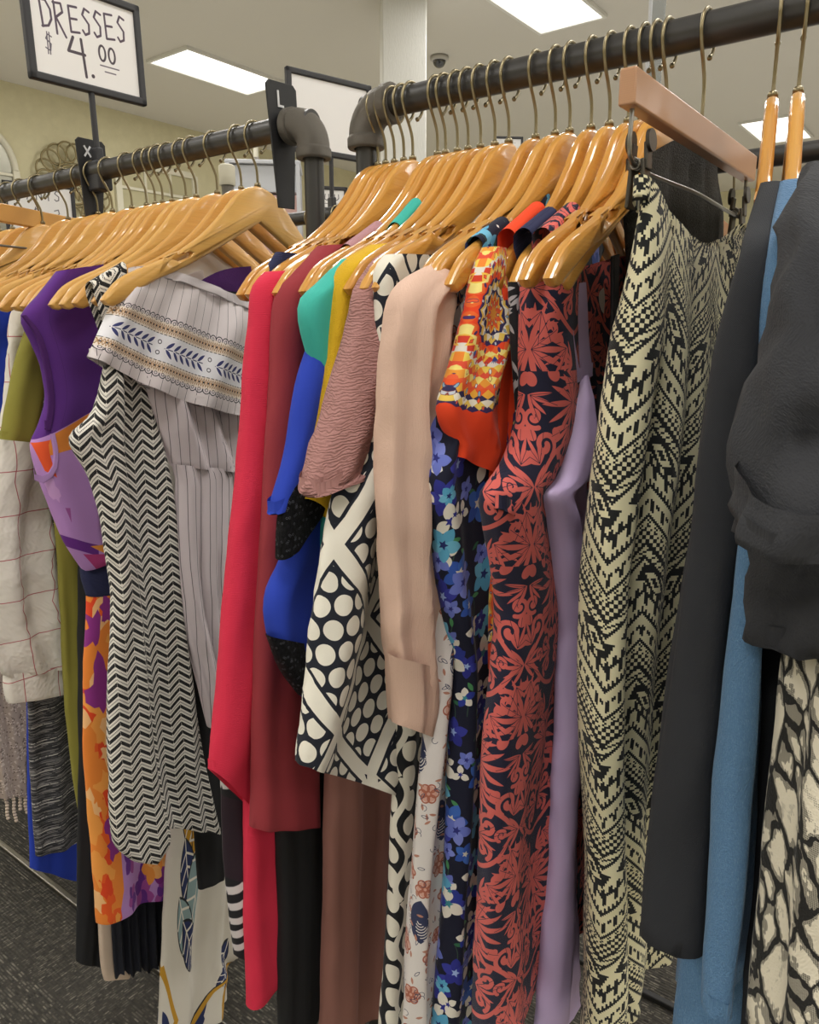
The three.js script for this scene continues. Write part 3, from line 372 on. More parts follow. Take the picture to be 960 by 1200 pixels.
// ---------------------------------------------------------------- cloth
function sampler(pts) { const c = new THREE.CatmullRomCurve3(pts.map((p) => new THREE.Vector3(p[0] / 1000, p[1] / 1000, p[2] / 1000)), false, 'centripetal'), n = pts.length - 1, L = [0]; for (let i = 1; i <= n; i++) L.push(L[i - 1] + Math.max(1, Math.hypot(pts[i][0] - pts[i - 1][0], pts[i][1] - pts[i - 1][1]))); return { c, L: L.map((x) => x / L[n]), n }; }
function drape(p, seed, y0) {
  const N = sampler(p.near), F = sampler(p.far), R = rng(seed * 97 + 13), ph = [R() * 6, R() * 6, R() * 6, R() * 6];
  const at = (S, t) => { let i = 1; while (i < S.n && N.L[i] < t) i++; const a = N.L[i - 1], b = N.L[i]; return S.c.getPoint((i - 1 + clamp((t - a) / (b - a), 0, 1)) / S.n); };
  const len = p.near.reduce((s, v, i) => i ? s + Math.hypot(v[0] - p.near[i - 1][0], v[1] - p.near[i - 1][1]) / 1000 : 0, 0), widest = Math.max(...p.near.map((v, i) => Math.hypot(p.far[i][0] - v[0], p.far[i][1] - v[1]) / 1000));
  const rows = clamp(Math.round(len / 0.011), 6, 84), lam = p.l ?? 0.07, cols = clamp(Math.round(widest / Math.min(0.0065, lam / 8)), 14, 72);
  const amp = p.a ?? 0.003, pos = [], uv = [], idx = [], ring = cols * 2 + 1, T0 = p.T ?? 0.01, TF = p.Tf ?? Math.min(T0, 0.007);
  const Tat = (t) => { if (!p.Ts) return T0; let i = 1; while (i < N.n && N.L[i] < t) i++; return lerp(p.Ts[i - 1], p.Ts[i], clamp((t - N.L[i - 1]) / (N.L[i] - N.L[i - 1]), 0, 1)) / 1000; };
  const e = new THREE.Vector3(), uRef = p.near[0][0] / 1000;
  for (let j = 0; j <= rows + 2; j++) {
    const inner = j > rows ? j - rows : 0, t = Math.min(j, rows) / rows, a = at(N, t), b = at(F, t), W = a.distanceTo(b), Tn = Tat(t), r = Math.min(Tn, W * 0.45), tf = p.Ts ? Tn : Math.min(TF, W * 0.3);
    e.subVectors(b, a).divideScalar(Math.max(W, 1e-4));
    const wx = -e.z, wz = e.x;                                             // across the cloth, horizontal
    const ramp = p.ext || p.arch ? clamp(t * 4, 0.15, 1) : 0.35 + 0.65 * clamp(t * 2.5, 0, 1);
    const close = p.ext ? clamp(t * 14, 0.35, 1) : 1;
    for (let i = 0; i < ring; i++) {
      const back = i < cols, k = back ? 1 - i / cols : (i - cols) / cols, q0 = (1 - Math.cos(Math.PI * k)) / 2, q = inner ? lerp(q0, 0.5, 0.05) : q0, x = q * W;
      let h = lerp(tf, r, Math.exp(-((Math.max(0, x - r) / 0.05) ** 2))); if (x < r) h *= Math.sqrt(Math.max(0, 2 * r * x - x * x)) / r; const xf = W - x, rf = Math.min(tf, W * 0.3); if (xf < rf) h *= Math.sqrt(Math.max(0, 2 * rf * xf - xf * xf)) / rf;
      h *= close; if (p.ct) h *= lerp(p.ct, 1, clamp(t * (p.ck ?? 5), 0, 1)); if (inner) h *= 0.82;
      const yy = a.y + e.y * x, fp = x / lam * Math.PI * 2 + ph[0] + 1.1 * noise(x * 3, yy * 2.2, seed) + (back ? 0.5 : 0);
      let f = amp * ramp * (0.72 * Math.sin(fp) + 0.28 * Math.sin(fp * 0.47 + ph[1] + yy * 5) + 0.22 * Math.sin(fp * 2 + ph[2]));
      if (p.wr) f += p.wr * (noise(x * 16 + 5, yy * 22 + x * 12, seed) + 0.5 * noise(x * 40, yy * 48, seed + 4));
      f += (p.dr ?? 0.0022) * ramp * noise(x * 15, yy * 3.2, seed + 2) + 0.0008 * noise(x * 9, yy * 14, seed + 2);
      if (p.gather) f += p.gather * Math.exp(-t * (p.gk ?? 11)) * Math.sin(x / 0.0105 * Math.PI * 2 + 2 * noise(x * 30, 1, seed));
      f *= 0.35 + 0.65 * Math.min(1, x / 0.02 + 0.3);
      const w = (back ? -h : h) + f; let dy = 0;
      if (p.arch) dy += p.arch * (1 - t) ** 3 * Math.sin(Math.PI * q ** (p.ap ?? 1));
      if (p.rise) dy += p.rise * Math.sin(Math.PI * q ** (p.ap ?? 1));
      if (p.sag) dy -= p.sag * Math.sin(Math.PI * q);
      if (p.bow) dy -= p.bow * t * t * Math.sin(Math.PI * q);
      if (p.zig && t > 0.985) dy -= 0.013 * Math.max(0, Math.sin(fp * 0.5));
      const lip = x < r ? 1 - x / r : 0, g = lip * r * 0.12 * (noise(w * 24, yy * 9, seed + 6) + 0.4 * noise(w * 50, yy * 26, seed + 8)) + lip * 1.6 * (p.wr ?? 0) * noise(w * 40, yy * 26 + w * 20, seed + 9), xs = x + g;
      pos.push(a.x + e.x * xs + wx * w, a.y + e.y * x + dy + (inner === 2 ? 0.012 : inner ? 0.0015 : 0) - y0, a.z + e.z * xs + wz * w);
      if (p.uv === 'fit') uv.push(back ? -q : q, 1 - t); else uv.push(0, yy);
    }
    if (p.uv !== 'fit') {                                                  // cloth is measured along its own surface from the near edge
      const r0 = j * ring, base = p.uvf ? 0 : (a.x - uRef) * 0.8; uv[(r0 + cols) * 2] = base;
      for (const dir of [1, -1]) { let s = base; for (let i = cols + dir; i >= 0 && i < ring; i += dir) { const m = (r0 + i) * 3, n = (r0 + i - dir) * 3; s += dir * Math.hypot(pos[m] - pos[n], pos[m + 2] - pos[n + 2]); uv[(r0 + i) * 2] = s; } }
    }
  }
  for (let j = 0; j < rows + 2; j++) for (let i = 0; i < ring - 1; i++) { const A0 = j * ring + i, B0 = A0 + ring; idx.push(A0, B0, A0 + 1, A0 + 1, B0, B0 + 1); }
  const g = new THREE.BufferGeometry(); g.setAttribute('position', new THREE.Float32BufferAttribute(pos, 3)); g.setAttribute('uv', new THREE.Float32BufferAttribute(uv, 2)); g.setIndex(idx); g.computeVertexNormals(); return g;
}
function strapOver(p, y0, sign = 1) {                                      // a band lying over the hanger's arm
  const u = p.u / 1000, wd = p.wd / 1000, pos = [], uv = [], idx = [], path = [], n = 4, top = PIPE_Y - armTop(u) + (p.dy ?? 0) / 1000, yb = p.yb / 1000;
  for (let i = 0; i <= 6; i++) path.push([lerp(yb, top - 0.012, i / 6), 0.0085, 1 - i / 6]); for (let i = 1; i < 8; i++) { const a = i / 8 * Math.PI; path.push([top - 0.006 + 0.0095 * Math.sin(a), 0.0095 * Math.cos(a), 0]); } for (let i = 0; i <= 6; i++) path.push([lerp(top - 0.012, yb, i / 6), -0.0085, i / 6]);
  const slope = -(armTop(u + wd / 2) - armTop(u - wd / 2)) / wd;
  path.forEach(([y, w, d], i) => { for (let j = 0; j <= n; j++) { const s = (j / n - 0.5) * wd, uu = lerp(u, p.ub / 1000, d * 0.9) + s * (1 - 0.35 * d), edge = 0.0006 * Math.sin(j * 2.2); pos.push(uu, y + slope * s * (1 - d) - y0, w * (1 + edge * 100)); uv.push(s, y + w); } });
  for (let i = 0; i < path.length - 1; i++) for (let j = 0; j < n; j++) { const a = i * (n + 1) + j, b = a + n + 1; idx.push(a, a + 1, b, a + 1, b + 1, b); }
  const g = new THREE.BufferGeometry(); g.setAttribute('position', new THREE.Float32BufferAttribute(pos, 3)); g.setAttribute('uv', new THREE.Float32BufferAttribute(uv, 2)); g.setIndex(idx); g.computeVertexNormals(); return g;
}

// Garments from the far end of the row to the near one. s: place along the rail, tip: end of the hanger's arm, az: which way the hanger points (degrees);
// near / far: the two edges of a piece of cloth from top to bottom, [across the rail, height, along the rail] in millimetres; T: half thickness; a, l: depth and spacing of folds in metres
const GARMENTS = [
{"name":"bead_lace_top","label":"sheer pinkish beige lace top with bead fringe at its hem","cat":"top","s":1132,"az":37,"tip":-225,"parts":[
  {"n":"body","m":"lace","T":0.006,"a":0.005,"l":0.03,"arch":0.07,"ext":1,"near":[[-105,1385,0],[-158,1252,2],[-196,992,2],[-208,711,2],[-201,442,2]],"far":[[105,1385,0],[-58,1235,2],[-87,972,2],[-119,680,2],[-146,419,2]]}]},
{"name":"blue_denim_blouse","label":"royal blue blouse with dark patterned shoulder on the clothes rack","cat":"blouse","s":1047,"az":37,"tip":-225,"parts":[
  {"n":"body","m":"royal","T":0.007,"a":0.003,"near":[[-117,1375,3],[-152,1307,3],[-182,1144,3],[-215,859,3]],"far":[[123,1375,3],[88,1307,3],[58,1144,3],[25,859,3]]},
  {"n":"collar","m":"denimprint","T":0.008,"a":0.002,"near":[[-84,1394,3],[-103,1349,3],[-125,1307,3]],"far":[[-49,1421,3],[-62,1379,3],[-77,1322,3]]}]},
{"name":"royal_blue_skirt","label":"plain royal blue skirt hem showing under a grey striped knit","cat":"skirt","s":994,"az":37,"tip":-225,"parts":[
  {"n":"body","m":"royal","T":0.008,"a":0.006,"l":0.06,"arch":0.07,"ext":1,"near":[[-105,1385,0],[-170,858,3],[-192,631,3],[-209,458,3],[-217,367,3]],"far":[[105,1385,0],[-68,830,3],[-95,590,3],[-116,407,3],[-130,283,3]]}]},
{"name":"striped_knit_dress","label":"charcoal knit dress with broken thin pale stripes","cat":"dress","s":955,"az":37,"tip":-225,"parts":[
  {"n":"body","m":"heather","T":0.009,"a":0.007,"l":0.07,"arch":0.07,"ext":1,"near":[[-105,1385,0],[-186,1014,4],[-203,786,4],[-207,681,4],[-215,559,4],[-222,410,4]],"far":[[105,1385,0],[-109,1000,4],[-132,763,4],[-137,653,4],[-136,537,4],[-133,394,4]]}]},
{"name":"grid_blouse","label":"white blouse with thin red windowpane checks and gathered cuff","cat":"blouse","s":913,"az":37,"tip":-225,"parts":[
  {"n":"body","m":"grid","T":0.014,"Tf":0.01,"a":0.007,"l":0.06,"wr":0.003,"near":[[-159,1357,6],[-187,1311,6],[-201,1243,6],[-221,1143,6],[-258,1032,6],[-277,904,6],[-272,806,6],[-256,769,6]],"far":[[-143,1358,6],[-141,1280,6],[-155,1190,6],[-163,1111,6],[-157,1000,6],[-153,899,6],[-153,811,6],[-155,749,6]]},
  {"n":"cuff","m":"grid","T":0.012,"Tf":0.01,"a":0.002,"near":[[-256,775,5],[-260,751,5],[-258,726,5]],"far":[[-153,753,5],[-156,728,5],[-161,704,5]]}]},
{"name":"olive_dress","label":"olive green short sleeved dress with plain hem","cat":"dress","s":859,"az":37,"tip":-225,"parts":[
  {"n":"body","m":"olive","T":0.01,"a":0.006,"l":0.05,"near":[[-160,1347,4],[-171,1218,4],[-178,1078,4],[-178,971,4],[-183,861,4],[-190,734,4],[-191,598,4],[-188,489,4]],"far":[[60,1347,4],[49,1218,4],[42,1078,4],[42,971,4],[37,861,4],[30,734,4],[29,598,4],[32,489,4]]},
  {"n":"sleeve","m":"olive","T":0.014,"Tf":0.012,"a":0.003,"near":[[-171,1349,18],[-208,1282,18],[-232,1221,18],[-253,1146,18]],"far":[[-145,1351,18],[-165,1268,18],[-185,1195,18],[-204,1136,18]]}]},
{"name":"black_sheer_dress","label":"long black sheer dress with soft uneven hem","cat":"dress","s":820,"az":37,"tip":-225,"parts":[
  {"n":"body","m":"blacksheer","T":0.01,"a":0.008,"l":0.05,"arch":0.07,"ext":1,"near":[[-105,1385,0],[-159,1027,4],[-183,813,4],[-200,616,4],[-217,456,4],[-239,284,4]],"far":[[105,1385,0],[-75,1012,4],[-96,784,4],[-130,582,4],[-154,418,4],[-191,235,4]]}]},
{"name":"cream_lined_dress","label":"pale cream dress corner with brown seam near the carpet","cat":"dress","s":798,"az":37,"tip":-225,"parts":[
  {"n":"body","m":"cream","T":0.006,"a":0.003,"arch":0.07,"ext":1,"near":[[-105,1385,0],[-183,616,2],[-202,393,2],[-209,270,2],[-205,233,2]],"far":[[105,1385,0],[-112,582,2],[-132,348,2],[-145,240,2],[-162,208,2]]}]},
{"name":"pleated_skirt","label":"navy pleated skirt with a zigzag pleated hem","cat":"skirt","s":779,"az":37,"tip":-225,"parts":[
  {"n":"body","m":"navy","T":0.006,"a":0.008,"l":0.018,"zig":1,"arch":0.07,"ext":1,"near":[[-105,1385,0],[-172,764,2],[-187,549,2],[-192,396,2],[-196,252,2]],"far":[[105,1385,0],[-31,711,2],[-56,479,2],[-82,325,2],[-103,199,2]]}]},
{"name":"colour_block_dress","label":"sleeveless dress with purple yoke, lilac bodice, navy waistband and orange flower skirt","cat":"dress","s":756,"az":37,"tip":-225,"parts":[
  {"n":"bodice","m":"yoke","T":0.012,"Tf":0.01,"a":0.004,"l":0.09,"uv":"fit","near":[[-196,1371,5],[-225,1339,5],[-249,1310,5],[-240,1278,5],[-230,1238,5],[-230,1201,5],[-247,1163,5],[-257,1146,5],[-252,1104,5],[-239,1058,5],[-226,1010,5],[-200,957,5]],"far":[[-127,1385,5],[-125,1351,5],[-126,1316,5],[-132,1278,5],[-139,1235,5],[-148,1196,5],[-159,1161,5],[-169,1137,5],[-168,1093,5],[-165,1045,5],[-164,998,5],[-156,962,5]]},
  {"n":"armhole_binding","m":"velvet","T":0.002,"Tf":0.002,"a":0,"dr":0,"near":[[-258,1312,21],[-243,1289,21],[-235,1247,21],[-234,1202,21],[-242,1166,21]],"far":[[-251,1313,21],[-235,1291,21],[-226,1249,21],[-225,1202,21],[-234,1163,21]]},
  {"n":"armhole_binding","m":"lilacbind","T":0.002,"Tf":0.002,"a":0,"dr":0,"near":[[-236,1159,21],[-234,1134,21],[-238,1114,21],[-251,1104,21],[-262,1108,21]],"far":[[-229,1160,21],[-227,1133,21],[-232,1108,21],[-250,1094,21],[-263,1100,21]]},
  {"n":"waistband","m":"navyknit","T":0.011,"Tf":0.011,"a":0.001,"near":[[-201,962,4],[-201,941,4],[-196,917,4]],"far":[[-154,967,4],[-155,941,4],[-157,909,4]]},
  {"n":"skirt","m":"orangeflower","T":0.012,"Tf":0.008,"a":0.011,"l":0.11,"uv":"fit","near":[[-196,918,5],[-213,799,5],[-223,697,5],[-229,556,5],[-235,390,5]],"far":[[-51,889,5],[-54,742,5],[-63,622,5],[-79,473,5],[-97,349,5]]}]},
{"name":"leaf_print_dress","label":"off white maxi dress with navy leaf and mustard ribbon print","cat":"dress","s":723,"az":37,"tip":-225,"parts":[
  {"n":"body","m":"leafprint","T":0.014,"Tf":0.01,"a":0.014,"l":0.075,"uv":"fit","arch":0.07,"ext":1,"near":[[-105,1385,0],[-105,896,6],[-110,683,6],[-109,515,6],[-126,396,6],[-142,276,6],[-157,151,6],[-166,88,6]],"far":[[105,1385,0],[80,845,6],[56,612,6],[36,436,6],[19,304,6],[7,167,6],[-6,151,6],[-13,88,6]]}]},
{"name":"chevron_dress","label":"black and white chevron knit sleeveless dress with rounded tail hem","cat":"dress","s":601,"az":37,"tip":-241,"parts":[
  {"n":"back_panel","m":"chevron","T":0.012,"Tf":0.008,"a":0.006,"l":0.07,"near":[[-228,1250,5],[-242,1157,5],[-238,1070,5],[-237,957,5],[-237,838,5],[-233,711,5],[-214,617,5]],"far":[[-186,1248,5],[-162,1149,5],[-150,1055,5],[-152,934,5],[-139,796,5],[-122,651,5],[-104,539,5]]},
  {"n":"front_panel","m":"chevron","T":0.014,"Tf":0.01,"a":0.005,"l":0.09,"near":[[-243,1252,22],[-266,1195,22],[-295,1171,22],[-277,1121,22],[-265,1042,22],[-263,967,22],[-279,829,22],[-289,695,22],[-289,634,22],[-269,602,22]],"far":[[-220,1255,22],[-223,1192,22],[-226,1164,22],[-225,1114,22],[-225,1033,22],[-222,956,22],[-220,806,22],[-215,669,22],[-209,592,22],[-229,571,22]]},
  {"n":"strap","m":"chevron","k":"strap","dy":22,"u":-218,"wd":46,"yb":1220,"ub":-190}]},
{"name":"white_satin_top","label":"white satin top peeking over a gathered striped neckline","cat":"top","s":699,"az":37,"tip":-225,"parts":[
  {"n":"body","m":"satin","T":0.005,"a":0.002,"near":[[-60,1364,2],[-61,1352,2],[-68,1256,2]],"far":[[2,1384,2],[6,1355,2],[-1,1255,2]]}]},
{"name":"purple_dress","label":"deep purple velvet dress with thin seams under wooden hangers","cat":"dress","s":652,"az":37,"tip":-234,"parts":[
  {"n":"body","m":"velvet","T":0.006,"a":0.003,"arch":0.01,"near":[[-69,1344,2],[-68,1303,2],[-74,1185,2]],"far":[[53,1390,2],[54,1343,2],[41,1177,2]]}]},
{"name":"black_lace_band_dress","label":"black dress with white stitched neckline band above a striped ruffle","cat":"dress","s":628,"az":37,"tip":-225,"nohanger":1,"parts":[
  {"n":"body","m":"blackplain","T":0.006,"a":0.003,"near":[[-102,1336,2],[-100,1303,2],[-115,1045,2],[-130,652,2],[-129,442,2]],"far":[[29,1339,2],[24,1305,2],[-2,1025,2],[-53,615,2],[-79,429,2]]},
  {"n":"neckline","m":"stitched","T":0.008,"Tf":0.008,"a":0.002,"near":[[-91,1350,3],[-93,1334,3]],"far":[[26,1349,3],[25,1332,3]]}]},
{"name":"striped_romper","label":"white off shoulder romper with thin stripes and embroidered ruffle","cat":"romper","s":568,"az":37,"tip":-250,"parts":[
  {"n":"bodice","m":"pinstripe","T":0.012,"Tf":0.008,"a":0.007,"l":0.05,"near":[[-190,1254,-21],[-181,1216,-21],[-165,1161,-21],[-149,1118,-21]],"far":[[-9,1250,-21],[-20,1208,-21],[-27,1147,-21],[-38,1095,-21]]},
  {"n":"shorts","m":"pinstripe","T":0.014,"Tf":0.009,"a":0.006,"l":0.03,"ct":0.8,"gather":0.002,"near":[[-153,1122,-20],[-148,1102,-20],[-151,1044,-20],[-155,936,-20],[-139,830,-20],[-118,727,-20]],"far":[[-34,1098,-20],[-32,1086,-20],[-36,1022,-20],[-43,906,-20],[-53,799,-20],[-72,709,-20]]},
  {"n":"ruffle","m":"ruffle","T":0.012,"Tf":0.01,"a":0.006,"l":0.08,"uv":"fit","arch":0.018,"bow":0.01,"ct":0.55,"gather":0.0022,"ap":0.5,"near":[[-199,1353,-9],[-216,1338,-9],[-237,1311,-9],[-254,1284,-9],[-267,1263,-9]],"far":[[-6,1326,-9],[-11,1292,-9],[-20,1245,-9],[-27,1209,-9],[-37,1176,-9]]},
  {"n":"elastic_band","m":"plainwhite","T":0.0095,"Tf":0.008,"a":0.002,"l":0.06,"dr":0,"gather":0.0026,"gk":0,"rise":0.0175,"ap":0.5,"near":[[-201,1355,-8],[-205,1345,-8]],"far":[[-9,1331,-8],[-11,1319,-8]]}]},
{"name":"zebra_skirt","label":"black knit dress with white wavy chevron stripes","cat":"dress","s":357,"az":37,"tip":-225,"parts":[
  {"n":"body","m":"zebra","T":0.012,"Tf":0.01,"a":0.008,"l":0.06,"uv":"fit","arch":0.07,"ext":1,"near":[[-105,1385,0],[-285,925,5],[-287,820,5],[-289,721,5],[-288,631,5],[-285,587,5]],"far":[[105,1385,0],[-174,883,5],[-186,771,5],[-205,671,5],[-219,584,5],[-229,554,5]]}]},
{"name":"navy_cardigan","label":"dark navy cardigan shoulder tucked behind a crimson dress","cat":"cardigan","s":345,"az":37,"tip":-225,"parts":[
  {"n":"body","m":"navyknit","T":0.006,"a":0.002,"near":[[-184,1370,2],[-206,1339,2],[-220,1193,2],[-236,910,2]],"far":[[76,1370,2],[54,1339,2],[40,1193,2],[24,910,2]]}]},
{"name":"crimson_dress","label":"bright crimson textured dress with uneven draped hem","cat":"dress","s":332,"az":37,"tip":-223,"parts":[
  {"n":"lower_panel","m":"crimson","T":0.012,"Tf":0.009,"a":0.003,"l":0.08,"near":[[-271,867,5],[-275,797,5],[-282,684,5],[-288,531,5]],"far":[[-186,830,5],[-206,762,5],[-225,648,5],[-242,531,5]]},
  {"n":"body","m":"crimson","T":0.018,"Tf":0.007,"a":0.004,"l":0.09,"near":[[-211,1348,7],[-229,1334,7],[-239,1296,7],[-251,1222,7],[-269,1112,7],[-292,991,7],[-309,903,7],[-320,852,7]],"far":[[-124,1354,7],[-165,1307,7],[-174,1262,7],[-177,1190,7],[-188,1097,7],[-207,964,7],[-225,858,7],[-261,769,7]]}]},
{"name":"black_maxi_dress","label":"long plain black dress under a brick red hem","cat":"dress","s":318,"az":37,"tip":-218,"parts":[
  {"n":"body","m":"blackplain","T":0.012,"Tf":0.008,"a":0.005,"l":0.05,"near":[[-205,1280,5],[-228,1013,5],[-243,754,5],[-246,645,5],[-253,448,5]],"far":[[-85,1280,5],[-115,982,5],[-144,700,5],[-150,582,5],[-164,448,5]]}]},
{"name":"brick_dress","label":"brick red jersey dress with straight hem at mid length","cat":"dress","s":305,"az":37,"tip":-225,"parts":[
  {"n":"body","m":"brick","T":0.017,"Tf":0.007,"a":0.004,"l":0.08,"near":[[-163,1375,7],[-206,1344,7],[-225,1325,7],[-238,1247,7],[-252,1147,7],[-268,1027,7],[-280,909,7],[-290,778,7]],"far":[[-70,1384,7],[-93,1344,7],[-101,1280,7],[-118,1187,7],[-135,1072,7],[-154,933,7],[-184,817,7],[-190,724,7]]}]},
{"name":"brown_strap_dress","label":"mocha brown long dress hanging from a mauve strap","cat":"dress","s":270,"az":37,"tip":-225,"parts":[
  {"n":"body","m":"mocha","T":0.016,"Tf":0.009,"a":0.01,"l":0.06,"arch":0.07,"ext":1,"near":[[-105,1385,0],[-180,1238,6],[-191,1060,6],[-201,918,6],[-204,827,6],[-215,660,6],[-230,447,6]],"far":[[105,1385,0],[-53,1232,6],[-53,1029,6],[-56,864,6],[-64,750,6],[-75,569,6],[-88,447,6]]},
  {"n":"strap","m":"mauve","k":"strap","dy":0,"u":-134,"wd":50,"yb":1170,"ub":-100}]},
{"name":"royal_sequin_dress","label":"royal blue dress with black sequin panel on its side","cat":"dress","s":259,"az":37,"tip":-225,"parts":[
  {"n":"body","m":"royal","T":0.016,"Tf":0.006,"a":0.003,"l":0.07,"near":[[-188,1337,6],[-214,1280,6],[-240,1224,6],[-257,1153,6],[-276,1081,6],[-297,1049,6],[-299,1014,6],[-284,970,6],[-260,933,6]],"far":[[-126,1340,6],[-140,1280,6],[-156,1193,6],[-165,1103,6],[-174,1029,6],[-181,993,6],[-189,956,6],[-201,921,6],[-218,898,6]]},
  {"n":"sleeve","m":"royal","T":0.012,"Tf":0.009,"a":0.002,"near":[[-211,1327,17],[-236,1286,17],[-258,1242,17],[-276,1180,17],[-298,1126,17]],"far":[[-167,1329,17],[-193,1280,17],[-213,1232,17],[-235,1184,17],[-258,1138,17]]},
  {"n":"lace_hem","m":"sequin","T":0.014,"Tf":0.008,"a":0.002,"near":[[-304,1011,12],[-291,974,12],[-266,935,12]],"far":[[-263,991,12],[-257,958,12],[-249,924,12]]},
  {"n":"sequin_panel","m":"sequin","T":0.01,"Tf":0.008,"a":0.002,"near":[[-264,1165,21],[-284,1146,21],[-293,1120,21],[-296,1084,21]],"far":[[-221,1162,21],[-228,1138,21],[-238,1118,21],[-271,1091,21]]}]},
{"name":"teal_top","label":"teal jersey sleeveless top with rounded armhole","cat":"top","s":243,"az":37,"tip":-225,"parts":[
  {"n":"body","m":"teal","T":0.013,"Tf":0.007,"a":0.003,"near":[[-196,1356,5],[-227,1334,5],[-252,1316,5],[-255,1301,5],[-247,1271,5],[-235,1239,5],[-235,1168,5],[-236,1083,5]],"far":[[-145,1363,5],[-150,1338,5],[-159,1320,5],[-162,1297,5],[-165,1270,5],[-168,1236,5],[-175,1161,5],[-183,1072,5]]},
  {"n":"strap","m":"teal","k":"strap","dy":0,"u":-97,"wd":36,"yb":1300,"ub":-100}]},
{"name":"mustard_top","label":"mustard yellow short sleeved knit top with pointed hem","cat":"top","s":229,"az":37,"tip":-225,"parts":[
  {"n":"body","m":"mustard","T":0.015,"Tf":0.007,"a":0.003,"near":[[-167,1371,6],[-202,1356,6],[-221,1340,6],[-230,1305,6],[-238,1252,6],[-254,1203,6],[-266,1161,6],[-270,1139,6]],"far":[[-122,1377,6],[-133,1355,6],[-143,1330,6],[-150,1280,6],[-158,1229,6],[-172,1179,6],[-193,1134,6],[-238,1113,6]]}]},
{"name":"mauve_crinkle_top","label":"mauve crinkled short sleeve top with rolled hem","cat":"top","s":213,"az":37,"tip":-225,"parts":[
  {"n":"body","m":"crinkle","T":0.006,"a":0.003,"near":[[-182,1335,2],[-176,1264,2],[-171,1180,2],[-169,1074,2]],"far":[[18,1335,2],[24,1264,2],[29,1180,2],[31,1074,2]]},
  {"n":"sleeve","m":"crinkle","T":0.022,"Tf":0.016,"a":0.004,"l":0.06,"bow":-0.012,"wr":0.002,"near":[[-155,1373,19],[-200,1352,19],[-225,1329,19],[-243,1280,19],[-265,1229,19],[-286,1178,19],[-299,1151,19]],"far":[[-141,1372,19],[-178,1349,19],[-204,1322,19],[-207,1280,19],[-208,1225,19],[-204,1184,19],[-196,1158,19]]},
  {"n":"hem_roll","m":"crinkle","T":0.0235,"Tf":0.0175,"a":0.0004,"bow":-0.012,"dr":0,"near":[[-296,1157,19],[-300,1148,19]],"far":[[-199,1162,19],[-196,1153,19]]}]},
{"name":"polka_tunic","label":"cream and black tunic with big dots and crossing bands","cat":"tunic","s":195,"az":37,"tip":-225,"parts":[
  {"n":"body","m":"polka","T":0.018,"Tf":0.008,"a":0.011,"l":0.13,"wr":0.002,"near":[[-189,1353,7],[-213,1338,7],[-223,1302,7],[-230,1234,7],[-250,1174,7],[-271,1146,7],[-296,1065,7],[-315,982,7],[-331,913,7]],"far":[[-95,1364,7],[-112,1338,7],[-124,1305,7],[-135,1230,7],[-146,1162,7],[-155,1128,7],[-170,1031,7],[-182,932,7],[-195,813,7]]},
  {"n":"shoulder_fold","m":"polka","T":0.012,"Tf":0.009,"a":0.002,"near":[[-209,1355,19],[-223,1341,19],[-223,1317,19],[-226,1280,19]],"far":[[-144,1359,19],[-160,1346,19],[-173,1323,19],[-184,1288,19]]}]},
{"name":"wave_dot_dress","label":"black maxi dress with large cream teardrop dots","cat":"dress","s":178,"az":37,"tip":-225,"parts":[
  {"n":"body","m":"wavedot","T":0.013,"Tf":0.007,"a":0.004,"l":0.06,"arch":0.07,"ext":1,"near":[[-105,1385,0],[-188,1118,5],[-192,977,5],[-199,867,5],[-210,753,5],[-220,634,5],[-229,519,5]],"far":[[105,1385,0],[-115,1105,5],[-116,952,5],[-124,833,5],[-142,713,5],[-158,588,5],[-171,519,5]]}]},
{"name":"beige_blouse","label":"beige gauze blouse with long dropped shoulder sleeve","cat":"blouse","s":146,"az":37,"tip":-207,"parts":[
  {"n":"body","m":"beige","T":0.008,"a":0.004,"l":0.05,"near":[[-195,1331,3],[-187,1280,3],[-181,1218,3],[-174,1153,3],[-161,1065,3]],"far":[[-92,1337,3],[-96,1280,3],[-100,1213,3],[-101,1143,3],[-101,1051,3]]},
  {"n":"sleeve","m":"beige","T":0.018,"Tf":0.014,"a":0.009,"l":0.032,"wr":0.0012,"near":[[-211,1343,17],[-242,1328,17],[-259,1313,17],[-266,1280,17],[-270,1232,17],[-270,1168,17],[-267,1100,17],[-263,1028,17],[-257,940,17]],"far":[[-180,1332,17],[-183,1317,17],[-188,1295,17],[-192,1258,17],[-192,1204,17],[-186,1156,17],[-190,1082,17],[-205,1027,17],[-218,913,17]]},
  {"n":"cuff","m":"beige","T":0.019,"Tf":0.014,"a":0.006,"l":0.03,"near":[[-269,1010,21],[-264,970,21],[-262,941,21]],"far":[[-212,980,21],[-218,945,21],[-224,915,21]]}]},
{"name":"paisley_dress","label":"white maxi dress with navy paisley and terracotta flower print","cat":"dress","s":124,"az":37,"tip":-225,"parts":[
  {"n":"body","m":"paisley","T":0.013,"Tf":0.008,"a":0.007,"l":0.045,"arch":0.07,"ext":1,"near":[[-105,1385,0],[-196,1265,5],[-202,1159,5],[-208,1097,5],[-217,1008,5],[-236,885,5],[-248,772,5],[-260,653,5],[-266,576,5]],"far":[[105,1385,0],[-124,1264,5],[-122,1148,5],[-126,1079,5],[-129,979,5],[-137,837,5],[-145,707,5],[-150,653,5],[-151,576,5]]},
  {"n":"neck_strap","m":"paisley","T":0.003,"Tf":0.003,"a":0.0,"near":[[-210,1342,1],[-194,1309,1],[-182,1271,1]],"far":[[-194,1346,1],[-178,1310,1],[-166,1271,1]]},
  {"n":"neck_strap","m":"paisley","T":0.003,"Tf":0.003,"a":0.0,"near":[[-161,1342,-5],[-159,1310,-5],[-159,1271,-5]],"far":[[-144,1344,-5],[-142,1311,-5],[-145,1271,-5]]}]},
